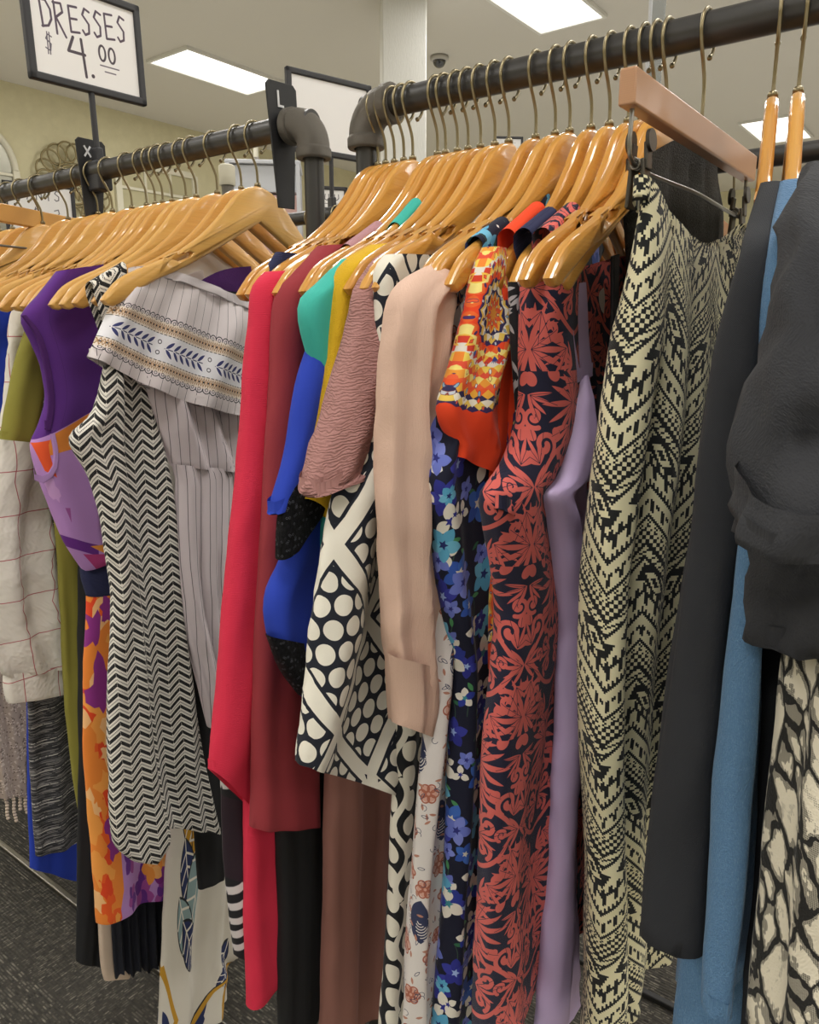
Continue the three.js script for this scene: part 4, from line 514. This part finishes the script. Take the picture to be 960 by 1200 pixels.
{"name":"blue_floral_dress","label":"navy maxi dress with blue and white flowers","cat":"dress","s":108,"az":37,"tip":-217,"parts":[
  {"n":"body","m":"bluefloral","T":0.017,"Tf":0.008,"a":0.007,"l":0.06,"arch":0.07,"ext":1,"near":[[-105,1385,0],[-244,1177,7],[-244,1152,7],[-236,1121,7],[-227,1072,7],[-216,1028,7],[-206,978,7],[-212,870,7],[-223,720,7],[-235,613,7],[-239,564,7]],"far":[[105,1385,0],[-116,1174,7],[-114,1131,7],[-109,1096,7],[-99,1039,7],[-92,991,7],[-85,935,7],[-93,812,7],[-99,636,7],[-109,613,7],[-110,564,7]]},
  {"n":"strap","m":"bluefloral","k":"strap","dy":0,"u":-153,"wd":45,"yb":1250,"ub":-140}]},
{"name":"orange_blouse","label":"orange blouse with kaleidoscope print sleeve in yellow and purple","cat":"blouse","s":85,"az":37,"tip":-182,"parts":[
  {"n":"body","m":"mandala","T":0.008,"Tf":0.006,"a":0.003,"near":[[-154,1317,3],[-156,1243,3],[-162,1174,3],[-172,1112,3],[-175,1046,3],[-172,973,3]],"far":[[-65,1320,3],[-58,1238,3],[-58,1161,3],[-64,1090,3],[-73,1019,3],[-81,940,3]]},
  {"n":"inner_panel","m":"orangeplain","T":0.009,"Tf":0.007,"a":0.005,"l":0.045,"near":[[-174,1324,0],[-175,1280,0],[-175,1228,0],[-179,1183,0],[-184,1161,0]],"far":[[-107,1334,0],[-103,1280,0],[-103,1224,0],[-106,1175,0],[-124,1147,0]]},
  {"n":"sleeve","m":"mandala_fit","T":0.012,"Tf":0.01,"a":0.006,"l":0.05,"uv":"fit","near":[[-182,1358,-5],[-195,1337,-5],[-207,1303,-5],[-227,1259,-5],[-245,1224,-5],[-228,1195,-5],[-229,1185,-5]],"far":[[-160,1358,-5],[-158,1331,-5],[-155,1295,-5],[-158,1257,-5],[-160,1218,-5],[-166,1181,-5],[-174,1162,-5]]},
  {"n":"strap","m":"orangeplain","k":"strap","dy":0,"u":-134,"wd":52,"yb":1280,"ub":-90}]},
{"name":"navy_strap_dress","label":"black and white print dress on a plain navy strap","cat":"dress","s":66,"az":37,"tip":-181,"parts":[
  {"n":"body","m":"paisleyblack","T":0.005,"a":0.002,"near":[[-187,1328,2],[-178,1266,2],[-165,1206,2],[-155,1045,2]],"far":[[-137,1328,2],[-128,1266,2],[-115,1206,2],[-105,1045,2]]},
  {"n":"strap","m":"navyknit","k":"strap","dy":0,"u":-143,"wd":45,"yb":1280,"ub":-90}]},
{"name":"damask_dress","label":"navy sleeveless maxi dress with coral scroll print","cat":"dress","s":47,"az":37,"tip":-176,"parts":[
  {"n":"body","m":"damask","T":0.019,"Tf":0.006,"a":0.004,"l":0.09,"near":[[-197,1326,8],[-195,1271,8],[-195,1217,8],[-220,1181,8],[-251,1159,8],[-247,1139,8],[-236,1108,8],[-224,1068,8],[-226,1022,8],[-236,937,8],[-244,788,8],[-247,660,8],[-247,611,8]],"far":[[-5,1362,8],[9,1269,8],[13,1201,8],[11,1151,8],[7,1118,8],[1,1093,8],[2,1054,8],[-1,1007,8],[-3,947,8],[-2,833,8],[4,627,8],[9,660,8],[12,611,8]]},
  {"n":"armhole_band","m":"damask","T":0.008,"Tf":0.007,"a":0.0,"near":[[-180,1325,15],[-175,1266,15],[-183,1217,15],[-216,1178,15],[-253,1151,15]],"far":[[-162,1326,15],[-156,1266,15],[-163,1214,15],[-198,1171,15],[-233,1141,15]]},
  {"n":"care_tag","m":"satin","T":0.001,"Tf":0.001,"a":0,"near":[[-94,1329,12],[-89,1316,12],[-85,1301,12]],"far":[[-68,1332,12],[-64,1317,12],[-64,1305,12]]},
  {"n":"strap","m":"damask","k":"strap","dy":0,"u":-142,"wd":52,"yb":1280,"ub":-90}]},
{"name":"lilac_dress","label":"lilac sleeveless dress with sweetheart neckline and thin straps","cat":"dress","s":33,"az":37,"tip":-225,"parts":[
  {"n":"body","m":"lilac","T":0.014,"Tf":0.006,"a":0.007,"l":0.07,"wr":0.0012,"near":[[-119,1250,6],[-131,1232,6],[-144,1195,6],[-163,1163,6],[-194,1155,6],[-181,1135,6],[-159,1085,6],[-136,1011,6],[-135,906,6],[-139,776,6],[-148,588,6],[-152,536,6]],"far":[[-112,1252,6],[-109,1231,6],[-109,1192,6],[-108,1156,6],[-109,1142,6],[-108,1122,6],[-107,1073,6],[-101,1000,6],[-91,887,6],[-78,740,6],[-59,588,6],[-55,536,6]]},
  {"n":"shoulder_strap","m":"lilac","T":0.002,"Tf":0.002,"a":0,"near":[[-184,1323,9],[-174,1287,9],[-149,1243,9]],"far":[[-159,1326,9],[-152,1287,9],[-129,1246,9]]},
  {"n":"shoulder_strap","m":"lilac","T":0.002,"Tf":0.002,"a":0,"near":[[-149,1327,5],[-138,1287,5],[-120,1246,5]],"far":[[-122,1330,5],[-112,1287,5],[-102,1250,5]]}]},
{"name":"black_slip_dress","label":"plain black satin slip dress hanging against lilac cloth","cat":"dress","s":22,"az":37,"tip":-180,"parts":[
  {"n":"body","m":"blacksmooth","T":0.01,"Tf":0.006,"a":0.003,"near":[[-104,1241,10],[-106,1157,10],[-101,1040,10],[-87,891,10],[-69,742,10],[-51,588,10],[-33,442,10]],"far":[[15,1246,10],[30,1138,10],[48,1000,10],[72,821,10],[98,644,10],[125,457,10],[153,442,10]]},
  {"n":"shoulder_strap","m":"blacksmooth","T":0.002,"Tf":0.002,"a":0,"near":[[-101,1352,9],[-93,1295,9],[-89,1236,9]],"far":[[-87,1355,9],[-78,1295,9],[-73,1237,9]]}]},
{"name":"fuzzy_sweater","label":"dark grey fuzzy knit sweater with ribbed neckline","cat":"sweater","s":11,"az":37,"tip":-225,"parts":[
  {"n":"body","m":"fuzzy","T":0.01,"Tf":0.016,"a":0.005,"l":0.05,"arch":0.02,"near":[[-65,1436,-2],[-62,1407,-2],[-48,1357,-2],[-21,1264,-2]],"far":[[134,1467,-2],[169,1430,-2],[185,1378,-2],[185,1259,-2]]}]},
{"name":"tribal_trousers","label":"cream and black knit trousers with a stepped tribal pattern","cat":"trousers","s":-23,"az":37,"tip":-225,"hang":"clip","parts":[
  {"n":"leg","m":"tribal","T":0.02,"Tf":0.012,"a":0.012,"l":0.085,"arch":-0.036,"uvf":1,"ct":0.22,"ck":7,"near":[[-176,1400,17],[-177,1374,17],[-185,1318,17],[-198,1235,17],[-203,1142,17],[-202,1019,17],[-189,834,17],[-176,651,17],[-174,599,17]],"far":[[135,1401,17],[149,1370,17],[161,1299,17],[165,1204,17],[176,1081,17],[185,901,17],[185,638,17],[185,651,17],[185,599,17]]},
  {"n":"waistband","m":"tribal","T":0.006,"Tf":0.005,"a":0.002,"l":0.03,"uvf":1,"sag":0.033,"near":[[-181,1400,14],[-183,1384,14]],"far":[[120,1400,14],[127,1379,14]]}]},
{"name":"black_tee_dress","label":"plain black heavy jersey dress with stitched hem","cat":"dress","s":-82,"az":23.3,"tip":-225,"parts":[
  {"n":"body","m":"blackjersey","a":0.006,"l":0.06,"near":[[-209,1381,4],[-261,1352,2],[-303,1327,0],[-313,1280,-3],[-320,1219,-4],[-323,1162,-6],[-331,1110,-9],[-337,1068,-10],[-350,984,-11],[-363,917,-10]],"far":[[91,1381,4],[39,1352,2],[-3,1327,0],[-13,1280,-3],[-20,1219,-4],[-23,1162,-6],[-31,1110,-9],[-37,1068,-10],[-50,984,-11],[-63,917,-10]],"Ts":[6,7,7,12,16,15,14,16,20,23]}]},
{"name":"denim_dress","label":"washed blue denim shirt dress with long narrow sleeve","cat":"dress","s":-102,"az":23.8,"tip":-225,"parts":[
  {"n":"body","m":"denim","a":0.008,"l":0.05,"near":[[-247,1331,-1],[-260,1228,2],[-283,1122,-2],[-306,1014,-2],[-326,915,-1],[-344,830,1]],"far":[[53,1331,-1],[40,1228,2],[17,1122,-2],[-6,1014,-2],[-26,915,-1],[-44,830,1]],"Ts":[9,11,12,15,18,22]},
  {"n":"sleeve","m":"denim","a":0.003,"l":0.05,"near":[[-212,1380,-1],[-304,1329,-1],[-314,1289,0],[-316,1254,1],[-325,1196,0],[-338,1140,-5],[-345,1091,-4],[-351,1041,-2],[-363,966,0],[-373,896,0]],"far":[[-162,1380,-1],[-254,1329,-1],[-264,1289,0],[-266,1254,1],[-275,1196,0],[-288,1140,-5],[-295,1091,-4],[-301,1041,-2],[-313,966,0],[-323,896,0]],"Ts":[8,11,12,11,11,7,9,10,9,8]}]},
{"name":"charcoal_top","label":"charcoal washed cotton top with rolled sleeve cuff","cat":"top","s":-132,"az":26.2,"tip":-210,"parts":[
  {"n":"body","m":"charcoal","a":0.008,"l":0.05,"wr":0.006,"near":[[-259,1361,3],[-328,1289,7],[-351,1211,12],[-357,1151,12],[-360,1122,11]],"far":[[41,1361,3],[-28,1289,7],[-51,1211,12],[-57,1151,12],[-60,1122,11]],"Ts":[13,22,30,33,28]},
  {"n":"sleeve","m":"charcoal","a":0.005,"l":0.05,"wr":0.006,"near":[[-258,1381,-3],[-344,1326,-3],[-362,1283,0],[-373,1264,1],[-383,1238,2],[-395,1212,1],[-404,1188,1]],"far":[[-198,1381,-3],[-284,1326,-3],[-302,1283,0],[-313,1264,1],[-323,1238,2],[-335,1212,1],[-344,1188,1]],"Ts":[14,19,22,24,30,36,39]},
  {"n":"cuff","m":"charcoal","a":0.004,"l":0.04,"wr":0.004,"tilt":22,"near":[[-410,1207,-2],[-414,1197,-1],[-416,1185,-1]],"far":[[-350,1229,-2],[-354,1219,-1],[-356,1207,-1]],"Ts":[37,40,40]}]},
{"name":"black_long_skirt","label":"long black dress hem hanging beside snake print fabric","cat":"dress","s":-144,"az":30.5,"tip":-210,"parts":[
  {"n":"body","m":"blackjersey","a":0.005,"l":0.05,"near":[[-177,1361,13],[-227,1316,14],[-259,1239,0],[-285,1127,6],[-301,1051,12],[-313,971,18],[-328,874,24],[-335,843,26]],"far":[[123,1361,13],[73,1316,14],[41,1239,0],[15,1127,6],[-1,1051,12],[-13,971,18],[-28,874,24],[-35,843,26]],"Ts":[6,9,14,14,15,15,15,15]}]},
{"name":"snake_dress","label":"cream and grey snakeskin print dress","cat":"dress","s":-159,"az":26.6,"tip":-210,"parts":[
  {"n":"body","m":"snake","a":0.008,"l":0.06,"near":[[-205,1356,-2],[-279,1312,-4],[-329,1211,0],[-353,1122,4],[-365,1076,4],[-376,1037,5],[-385,981,7],[-392,933,8],[-398,906,9]],"far":[[95,1356,-2],[21,1312,-4],[-29,1211,0],[-53,1122,4],[-65,1076,4],[-76,1037,5],[-85,981,7],[-92,933,8],[-98,906,9]],"Ts":[6,11,16,22,22,24,26,28,28]}]}
];
const garmentOf = {};
GARMENTS.forEach((g, gi) => {
  const o = pipeAt(g.s / 1000), all = g.parts.filter((p) => p.near).flatMap((p) => [...p.near, ...p.far]), y0 = Math.min(...all.map((v) => v[1])) / 1000;
  const t = thing(g.name, g.label, g.cat, [o.x, y0, o.z], Math.PI / 2 - g.az * Math.PI / 180); garmentOf[g.name] = t;
  g.parts.forEach((p, pi) => obj(p.n, p.k === 'strap' ? strapOver(p, y0) : drape(p, gi * 7 + pi, y0), M[p.m], t));
  if (g.hang === 'clip') clipHanger(g.s, g.az, 0.352, 'pale wooden clip hanger gripping the tribal pattern trousers', WOOD_PINK);
  else if (!g.nohanger) woodHanger(g.s, g.az, g.tip, 'curved wooden hanger holding the ' + g.name.replaceAll('_', ' '), g.s > 450);
});

// ---------------------------------------------------------------- more hangers, tags and signs
for (const s of [1190, 1240, 1290, 1350, 1420]) woodHanger(s, 37, -225, 'bare wooden hanger near the pants sign', true);
clipHanger(1140, 19, 0.38, 'honey wood clip hanger gripping a grey skirt waist', WOOD_LEFT[0], 0.058, 0.03);
for (const s of [700, 740, 775, 810, 850, 885, 920]) woodHanger(s, 37, -225, 'wooden hanger on the rack in the next row', true, 0.55);
const darkCloth = ['blackplain', 'navy', 'blackjersey', 'heather', 'charcoal'];
for (let i = 0; i < 12; i++) { const s = 1.0 + i * 0.1, o = pipeAt(s).addScaledVector(B, -0.55), y0 = 0.28 + 0.05 * (i % 3), t = thing('dark_dress', 'dark dress hanging on the rack in the next row', 'dress', [o.x, y0, o.z], FACE, 'dark dresses in the next row'); obj('body', drape({ near: [[-205, 1345, 0], [-200, 1200, 0], [-190, 800, 0], [-225, y0 * 1000, 0]], far: [[205, 1345, 0], [200, 1200, 0], [190, 800, 0], [225, y0 * 1000, 0]], T: 0.03, Tf: 0.03, a: 0.012, l: 0.08, arch: 0.1, ct: 0.3 }, 900 + i, y0), M[darkCloth[i % 5]], t); woodHanger(s * 1000, 37, -225, 'wooden hanger on the rack in the next row', true, 0.55); }
clipHanger(95, 30, 0.34, 'reddish brown wooden clip hanger on the rack in the next row', WOOD_BROWN, 0.115, 0.032, 0.55);
{ const g = garmentOf.bead_lace_top, pearl = new THREE.MeshStandardMaterial({ color: 0xcbb9a6, roughness: 0.35 }); for (const [u, n] of [[-0.185, 7], [-0.172, 9], [-0.160, 6], [-0.150, 8]]) { const q = []; for (let i = 0; i < n; i++) q.push(new THREE.SphereGeometry(0.0035, 8, 6).translate(u + 0.001 * Math.sin(i), 0.012 - i * 0.0066, 0.002)); obj('bead_string', q, pearl, g); } }
{ const g = garmentOf.royal_sequin_dress, m = new THREE.MeshStandardMaterial({ color: 0xb8bcc8, metalness: 0.9, roughness: 0.2 }), p = GARMENTS.find((x) => x.name === 'royal_sequin_dress').parts.find((x) => x.n === 'sequin_panel'), R = rng(4); for (let i = 0; i < 9; i++) { const t = i / 9, u = lerp(p.near[0][0], p.near[2][0], t) / 1000 + 0.008 + R() * 0.004, y = lerp(p.near[0][1], p.near[2][1], t) / 1000 - g.position.y; const s = obj('sequin', new THREE.CylinderGeometry(0.0022, 0.0022, 0.0005, 10).rotateX(Math.PI / 2), m, g); s.position.set(u, y, 0.029); s.rotation.set(R() - 0.5, R() - 0.5, 0); } }

function signBoard(t, w, h, face) {                                        // a framed card facing local +z, bottom edge at y = 0
  const b = 0.012; obj('frame', [box(w, b, 0.012, 0, b / 2, 0, 0.003), box(w, b, 0.012, 0, h - b / 2, 0, 0.003), box(b, h, 0.012, -w / 2 + b / 2, h / 2, 0, 0.003), box(b, h, 0.012, w / 2 - b / 2, h / 2, 0, 0.003)], FRAME_BLACK, t);
  return obj('card', new THREE.PlaneGeometry(w - b, h - b).translate(0, h / 2, 0.002), face, t);
}
const cardM = (draw, w = 512, h = 384) => new THREE.MeshStandardMaterial({ color: 0xffffff, roughness: 0.35, side: THREE.DoubleSide, map: canvasTex(w, h, (c, W, H) => { c.fillStyle = '#e9e7e6'; c.fillRect(0, 0, W, H); if (draw) draw(c, W, H); }, THREE.ClampToEdgeWrapping) });
function strokes(c, col, lw, list) { c.strokeStyle = col; c.lineWidth = lw; c.lineCap = c.lineJoin = 'round'; for (const l of list) { c.beginPath(); l.forEach(([x, y], i) => (i ? c.lineTo(x, y) : c.moveTo(x, y))); c.stroke(); } }
const shift = (l, x, y, k = 1, ky = k) => l.map((s) => s.map(([a, b]) => [x + a * k, y + b * ky]));
const LETTER = { D: [[[0, 0], [8, 100]], [[-10, 4], [30, 0], [52, 30], [54, 65], [36, 92], [4, 100]]], R: [[[0, 0], [4, 100]], [[-4, 4], [36, 0], [42, 26], [6, 48], [50, 104]]], E: [[[44, 0], [0, 4], [4, 100], [50, 94]], [[2, 50], [40, 46]]], S: [[[42, 8], [18, 0], [4, 26], [36, 56], [34, 90], [12, 100], [0, 86]]],
  P: [[[4, 100], [0, 0], [36, 4], [38, 36], [2, 50]]], A: [[[0, 100], [22, 0], [46, 100]], [[10, 62], [38, 62]]], N: [[[2, 100], [0, 0], [42, 100], [44, 0]]], T: [[[0, 0], [50, 0]], [[25, 0], [25, 100]]] };
const dressesCard = cardM((c) => {
  const x0 = [58, 120, 184, 242, 296, 350, 410]; 'DRESSES'.split('').forEach((ch, i) => strokes(c, '#4a3a4c', 9, shift(LETTER[ch], x0[i], 86 - i * 5.4, 0.84, ch === 'R' ? 1.2 : 1.02)));
  strokes(c, '#5c5462', 5, shift([[[44, 10], [20, 0], [6, 28], [38, 52], [30, 92], [0, 80]], [[16, -12], [14, 112]], [[30, -12], [28, 112]]], 66, 214, 0.66));
  strokes(c, '#40343f', 12, [[[192, 196], [166, 254], [240, 254]], [[228, 196], [238, 340]]]); c.fillStyle = '#40343f'; c.beginPath(); c.arc(270, 330, 8, 0, 7); c.fill();
  for (const x of [324, 370]) { c.strokeStyle = '#40343f'; c.lineWidth = 9; c.beginPath(); c.ellipse(x, 226, 15, 30, 0, 0, 7); c.stroke(); } strokes(c, '#5c5462', 5, [[[310, 276], [400, 276]], [[330, 298], [382, 298]]]);
});
function stemSign(label, [x, y, z], turn, stem, w, face, tilt = 0, foot) {
  const t = thing('price_sign', label, 'sign', [x, y, z], turn); t.rotation.order = 'YXZ'; t.rotation.z = tilt;
  const b = new THREE.Group(); b.name = 'board'; b.position.y = stem; t.add(b); signBoard(b, w, w * 0.755, face);
  obj('stem', rod([0, foot ?? 0, 0], [0, stem + 0.002, 0], 0.0048, 12), FRAME_BLACK, t);
  if (foot === undefined) obj('clamp', [box(0.026, 0.045, 0.034, 0, -0.008, 0, 0.004), box(0.012, 0.03, 0.02, 0, 0.02, 0, 0.003)], FRAME_BLACK, t); else obj('foot', lathe([[0, 0], [0.09, 0], [0.09, 0.008], [0.01, 0.014], [0, 0.014]], 24).translate(0, foot, 0), FRAME_BLACK, t);
  return t;
}
{ const o = pipeAt(0.942); stemSign('framed white card with a handwritten dresses price', [o.x, PIPE_Y, o.z], FACE, 0.115, 0.2, dressesCard, 0.02); }
{ const o = pipeAt(0.935).addScaledVector(B, -0.55); stemSign('framed blank white card above the black pipe elbow', [o.x, PIPE_Y, o.z], 0.66, 0.115, 0.21, cardM()); }
{ const o = pipeAt(2.14).addScaledVector(B, -0.55); stemSign('framed white card with the word pants partly behind the rail', [o.x, PIPE_Y, o.z], 0.5, 0.05, 0.2, cardM((c) => { 'PANTS'.split('').forEach((ch, i) => strokes(c, '#6a666c', 8, shift(LETTER[ch], 90 + i * 70, 40, 0.9, 0.8))); strokes(c, '#6a666c', 8, shift([[[44, 10], [20, 0], [6, 28], [38, 52], [30, 92], [0, 80]], [[22, -12], [20, 112]]], 200, 190, 0.8)); strokes(c, '#6a666c', 8, [[[360, 200], [390, 190], [396, 220], [356, 262], [404, 258]]]); })); }
stemSign('small framed notice standing far behind the hangers', [0.515, 0.012, -4.32], 0.1, 2.19, 0.155, cardM((c, w) => { for (let i = 0; i < 5; i++) strokes(c, '#8a8a8c', 7, [[[120, 90 + i * 50], [w - 120 - (i % 3) * 40, 90 + i * 50]]]); }), 0, -0.012);
stemSign('small framed card seen between the two pipe posts', [-0.262, 0.012, -2.775], 0.3, 1.70, 0.105, cardM((c) => { strokes(c, '#55525a', 14, [[[120, 110], [110, 200], [150, 220], [190, 190], [186, 110]], [[300, 110], [296, 200], [340, 215], [376, 180], [372, 110]]]); strokes(c, '#55525a', 9, [[[110, 280], [210, 280]], [[290, 280], [390, 280]]]); }), 0, -0.012);

function sizeTag(s, letter, label, tilt, w, h, dy, du = 0) {               // flat plastic divider with a hole, threaded on the rail
  const o = pipeAt(s), t = thing('size_divider', label, 'size tag', [o.x, o.y, o.z], FACE); t.rotation.order = 'YXZ'; t.rotation.z = tilt;
  const sh = new THREE.Shape(), r = 0.005, x0 = -w / 2 + du, x1 = w / 2 + du, yb = dy - h, yt = dy; sh.moveTo(x0 + 0.008, yb); sh.lineTo(x1 - 0.016, yb); sh.lineTo(x1 - 0.008, -0.020); sh.lineTo(x1, -0.016); sh.lineTo(x1, yt - r); sh.lineTo(x1 - r, yt); sh.lineTo(x0 + r, yt); sh.lineTo(x0, yt - r); sh.lineTo(x0 + 0.008, yb);
  const hole = new THREE.Path(); hole.absarc(0, 0, PR + 0.0008, 0, Math.PI * 2, true); sh.holes.push(hole);
  obj('plate', new THREE.ExtrudeGeometry(sh, { depth: 0.002, bevelEnabled: true, bevelThickness: 0.0005, bevelSize: 0.0005, bevelSegments: 1, curveSegments: 16 }), TAG_BLACK, t);
  const m = new THREE.MeshStandardMaterial({ color: 0xd9d9da, roughness: 0.5 }), L = [];
  const bar = (a, b) => { const dx = b[0] - a[0], dyy = b[1] - a[1], g2 = box(Math.hypot(dx, dyy), 0.0028, 0.0008); g2.rotateZ(Math.atan2(dyy, dx)); g2.translate((a[0] + b[0]) / 2, (a[1] + b[1]) / 2, 0.0029); L.push(g2); };
  const cx = x0 + w * 0.36, cy = yt - 0.019; if (letter === 'X') { bar([cx - 0.0055, cy - 0.008], [cx + 0.0055, cy + 0.008]); bar([cx - 0.0055, cy + 0.008], [cx + 0.0055, cy - 0.008]); } else { bar([cx, cy + 0.009], [cx, cy - 0.009]); bar([cx - 0.0014, cy - 0.009], [cx + 0.009, cy - 0.009]); }
  obj('letter', L, m, t);
  if (letter === 'X') { const R = rng(8), q = []; for (let i = 0; i < 18; i++) q.push(box(0.001 + R() * 0.004, 0.001 + R() * 0.003, 0.0006, x1 - 0.011 + (R() - 0.5) * 0.012, cy + (R() - 0.3) * 0.018, 0.0028)); obj('worn_sticker', q, m, t); }
}
sizeTag(0.962, 'X', 'black plastic size divider with a white letter X', 0, 0.051, 0.135, 0.050);
sizeTag(0.512, 'L', 'black plastic size divider with a white letter L at the elbow', 0.05, 0.052, 0.150, 0.052, -0.004);

// ---------------------------------------------------------------- back of the shop
{ const t = struct('column_white', box(0.345, CEIL, 0.345, 0, CEIL / 2, 0, 0.01), WHITE_PAINT, 'white painted square column'); t.position.set(-0.055, 0, -6.77); t.rotation.y = 0.1; }
{ const t = thing('dome_camera', 'small dark dome security camera under the ceiling', 'camera', [0.279, CEIL, -7.93]); obj('housing', lathe([[0, 0], [0.085, 0], [0.085, -0.03], [0.07, -0.04], [0, -0.04]], 24), new THREE.MeshStandardMaterial({ color: 0xb5b1a8, roughness: 0.5 }), t); obj('dome', new THREE.SphereGeometry(0.062, 20, 12, 0, Math.PI * 2, Math.PI / 2, Math.PI / 2).translate(0, -0.038, 0), new THREE.MeshPhysicalMaterial({ color: 0x26262a, roughness: 0.12, clearcoat: 1 }), t); }
{ const t = thing('acrylic_stem', 'clear acrylic sign stem standing just beyond the rail', 'sign holder', [0.322, PIPE_Y - 0.04, -1.111], 0.2); const m = new THREE.MeshPhysicalMaterial({ color: 0xdfe3e6, roughness: 0.08, transmission: 0.9, thickness: 0, ior: 1.49 }); obj('strip', box(0.020, 0.6, 0.003, 0, 0.3, 0, 0.001), m, t); obj('edge_rail', box(0.003, 0.6, 0.006, -0.011, 0.3, 0, 0.001), new THREE.MeshStandardMaterial({ color: 0xb9bcc0, roughness: 0.3 }), t); obj('clamp', box(0.03, 0.04, 0.02, 0, 0, 0, 0.003), FRAME_BLACK, t); }
const CREAM = new THREE.MeshStandardMaterial({ color: 0xd8d3bf, roughness: 0.6 }), onWall = (b, y, d = 0.02) => inRoom(ROOM.a0 + d, b, y);
{ // cream window frame with muntins on the side wall
  const o = onWall(-6.15, 2.45), t = new THREE.Group(); t.name = 'window_1'; t.position.copy(o); t.rotation.y = roomTurn + Math.PI / 2; t.userData = { kind: 'structure', label: 'cream muntin window on the beige wall' }; scene.add(t);
  const W = 1.1, Hh = 1.75; obj('window_frame', [box(W, 0.07, 0.05, 0, Hh / 2), box(W, 0.07, 0.05, 0, -Hh / 2), box(0.08, Hh, 0.05, W / 2), box(0.08, Hh, 0.05, -W / 2)], CREAM, t);
  for (const x of [-0.18, 0.18]) obj('muntin', box(0.03, Hh, 0.03, x), CREAM, t); for (const y of [-0.3, 0.25, 0.6]) obj('muntin', box(W, 0.03, 0.03, 0, y), CREAM, t);
  const pm = new THREE.MeshStandardMaterial({ color: 0xb9b28f, roughness: 0.3 }); for (let i = 0; i < 3; i++) for (let j = 0; j < 4; j++) { const ys = [-Hh / 2, -0.3, 0.25, 0.6, Hh / 2]; obj('pane', box(0.35, ys[j + 1] - ys[j] - 0.02, 0.006, (i - 1) * 0.36, (ys[j] + ys[j + 1]) / 2, -0.012), pm, t); }
}
{ // arched mirror
  const o = onWall(-3.98, 3.02), t = thing('arched_mirror', 'tall cream arched mirror high on the beige wall', 'mirror', o.toArray(), roomTurn + Math.PI / 2), r = 0.42;
  obj('frame', [new THREE.TorusGeometry(r, 0.035, 10, 28, Math.PI).translate(0, 0, 0), box(0.07, 1.0, 0.06, r, -0.5, 0, 0.01), box(0.07, 1.0, 0.06, -r, -0.5, 0, 0.01), box(2 * r, 0.07, 0.06, 0, -1, 0, 0.01), box(2 * r, 0.025, 0.03, 0, -0.05), box(0.025, 1, 0.03, 0, -0.5)], CREAM, t);
  const sh = new THREE.Shape(); sh.absarc(0, 0, r, 0, Math.PI); sh.lineTo(-r, -1); sh.lineTo(r, -1); obj('glass', new THREE.ShapeGeometry(sh), new THREE.MeshStandardMaterial({ color: 0x8f8d80, metalness: 0.6, roughness: 0.35 }), t);
}
{ // looped wire wall ornament
  const o = onWall(-5.02, 2.97, 0.06), t = thing('wire_wall_ornament', 'wall ornament made of overlapping bronze wire loops', 'ornament', o.toArray(), roomTurn + Math.PI / 2), m = new THREE.MeshStandardMaterial({ color: 0x8c7f5c, metalness: 0.6, roughness: 0.5 });
  for (let i = 0; i < 18; i++) { const a = i / 18 * Math.PI * 2, g = obj('loop', new THREE.TorusGeometry(0.105, 0.011, 6, 20), m, t); g.position.set(0.33 * Math.cos(a), 0.33 * Math.sin(a), (i % 2) * 0.02); }
  obj('centre_ring', new THREE.TorusGeometry(0.2, 0.012, 8, 30), m, t); for (let i = 0; i < 9; i++) { const a = i / 9 * 6.283; obj('leaf', new THREE.SphereGeometry(0.06, 10, 6).scale(1, 0.5, 0.25).rotateZ(a).translate(0.11 * Math.cos(a), 0.11 * Math.sin(a), 0.02), m, t); }
}
{ // shelf tower with candles behind the rail
  const t = thing('display_tower', 'pale shelf tower with pink lower boxes behind the rail', 'shelf', [-0.755, 0, -4.3], 0.1), m = new THREE.MeshStandardMaterial({ color: 0xc9cbd0, roughness: 0.5 }), pink = new THREE.MeshStandardMaterial({ color: 0xc7a39c, roughness: 0.7 });
  obj('shelf', box(0.38, 0.02, 0.28, 0, 2.165, 0, 0.004), m, t); for (const y of [1.4, 0.7, 0.05]) obj('shelf', box(0.36, 0.02, 0.28, 0, y, 0, 0.004), m, t);
  obj('upper_panel', box(0.33, 0.13, 0.24, 0, 2.088, 0, 0.004), m, t); obj('lower_panel', box(0.335, 0.58, 0.24, 0, 1.72, 0, 0.004), pink, t); for (const [x, z] of [[-1, -1], [1, -1], [-1, 1], [1, 1]]) obj('post', box(0.02, 2.165, 0.02, x * 0.175, 1.08, z * 0.13), m, t);
  for (const [x, h, z] of [[-0.04, 0.17, 0.02], [0.10, 0.15, -0.03]]) { const c = thing('candle', 'slim cream candle on the pale shelf tower', 'candle', [-0.755 + x, 2.175, -4.3 + z], 0, 'candles on the shelf tower'); obj('wax', lathe([[0, 0.03], [0.013, 0.03], [0.013, h], [0.004, h + 0.004], [0, h + 0.012]], 16), CREAM, c); obj('holder', lathe([[0, 0], [0.028, 0], [0.02, 0.012], [0.016, 0.034], [0, 0.034]], 16), IRON, c); }
}
{ const t = thing('pillar_candle_stand', 'cream pillar candle on a dark iron floor stand', 'candle stand', [-0.712, 0, -3.21]); obj('candle', lathe([[0, 1.875], [0.031, 1.875], [0.032, 1.945], [0.026, 1.95], [0, 1.948]], 20), CREAM, t); obj('stand', lathe([[0, 0], [0.11, 0], [0.11, 0.01], [0.012, 0.03], [0.012, 1.82], [0.022, 1.835], [0.024, 1.875], [0, 1.875]], 20), IRON, t); }
renderer.render(scene, camera);
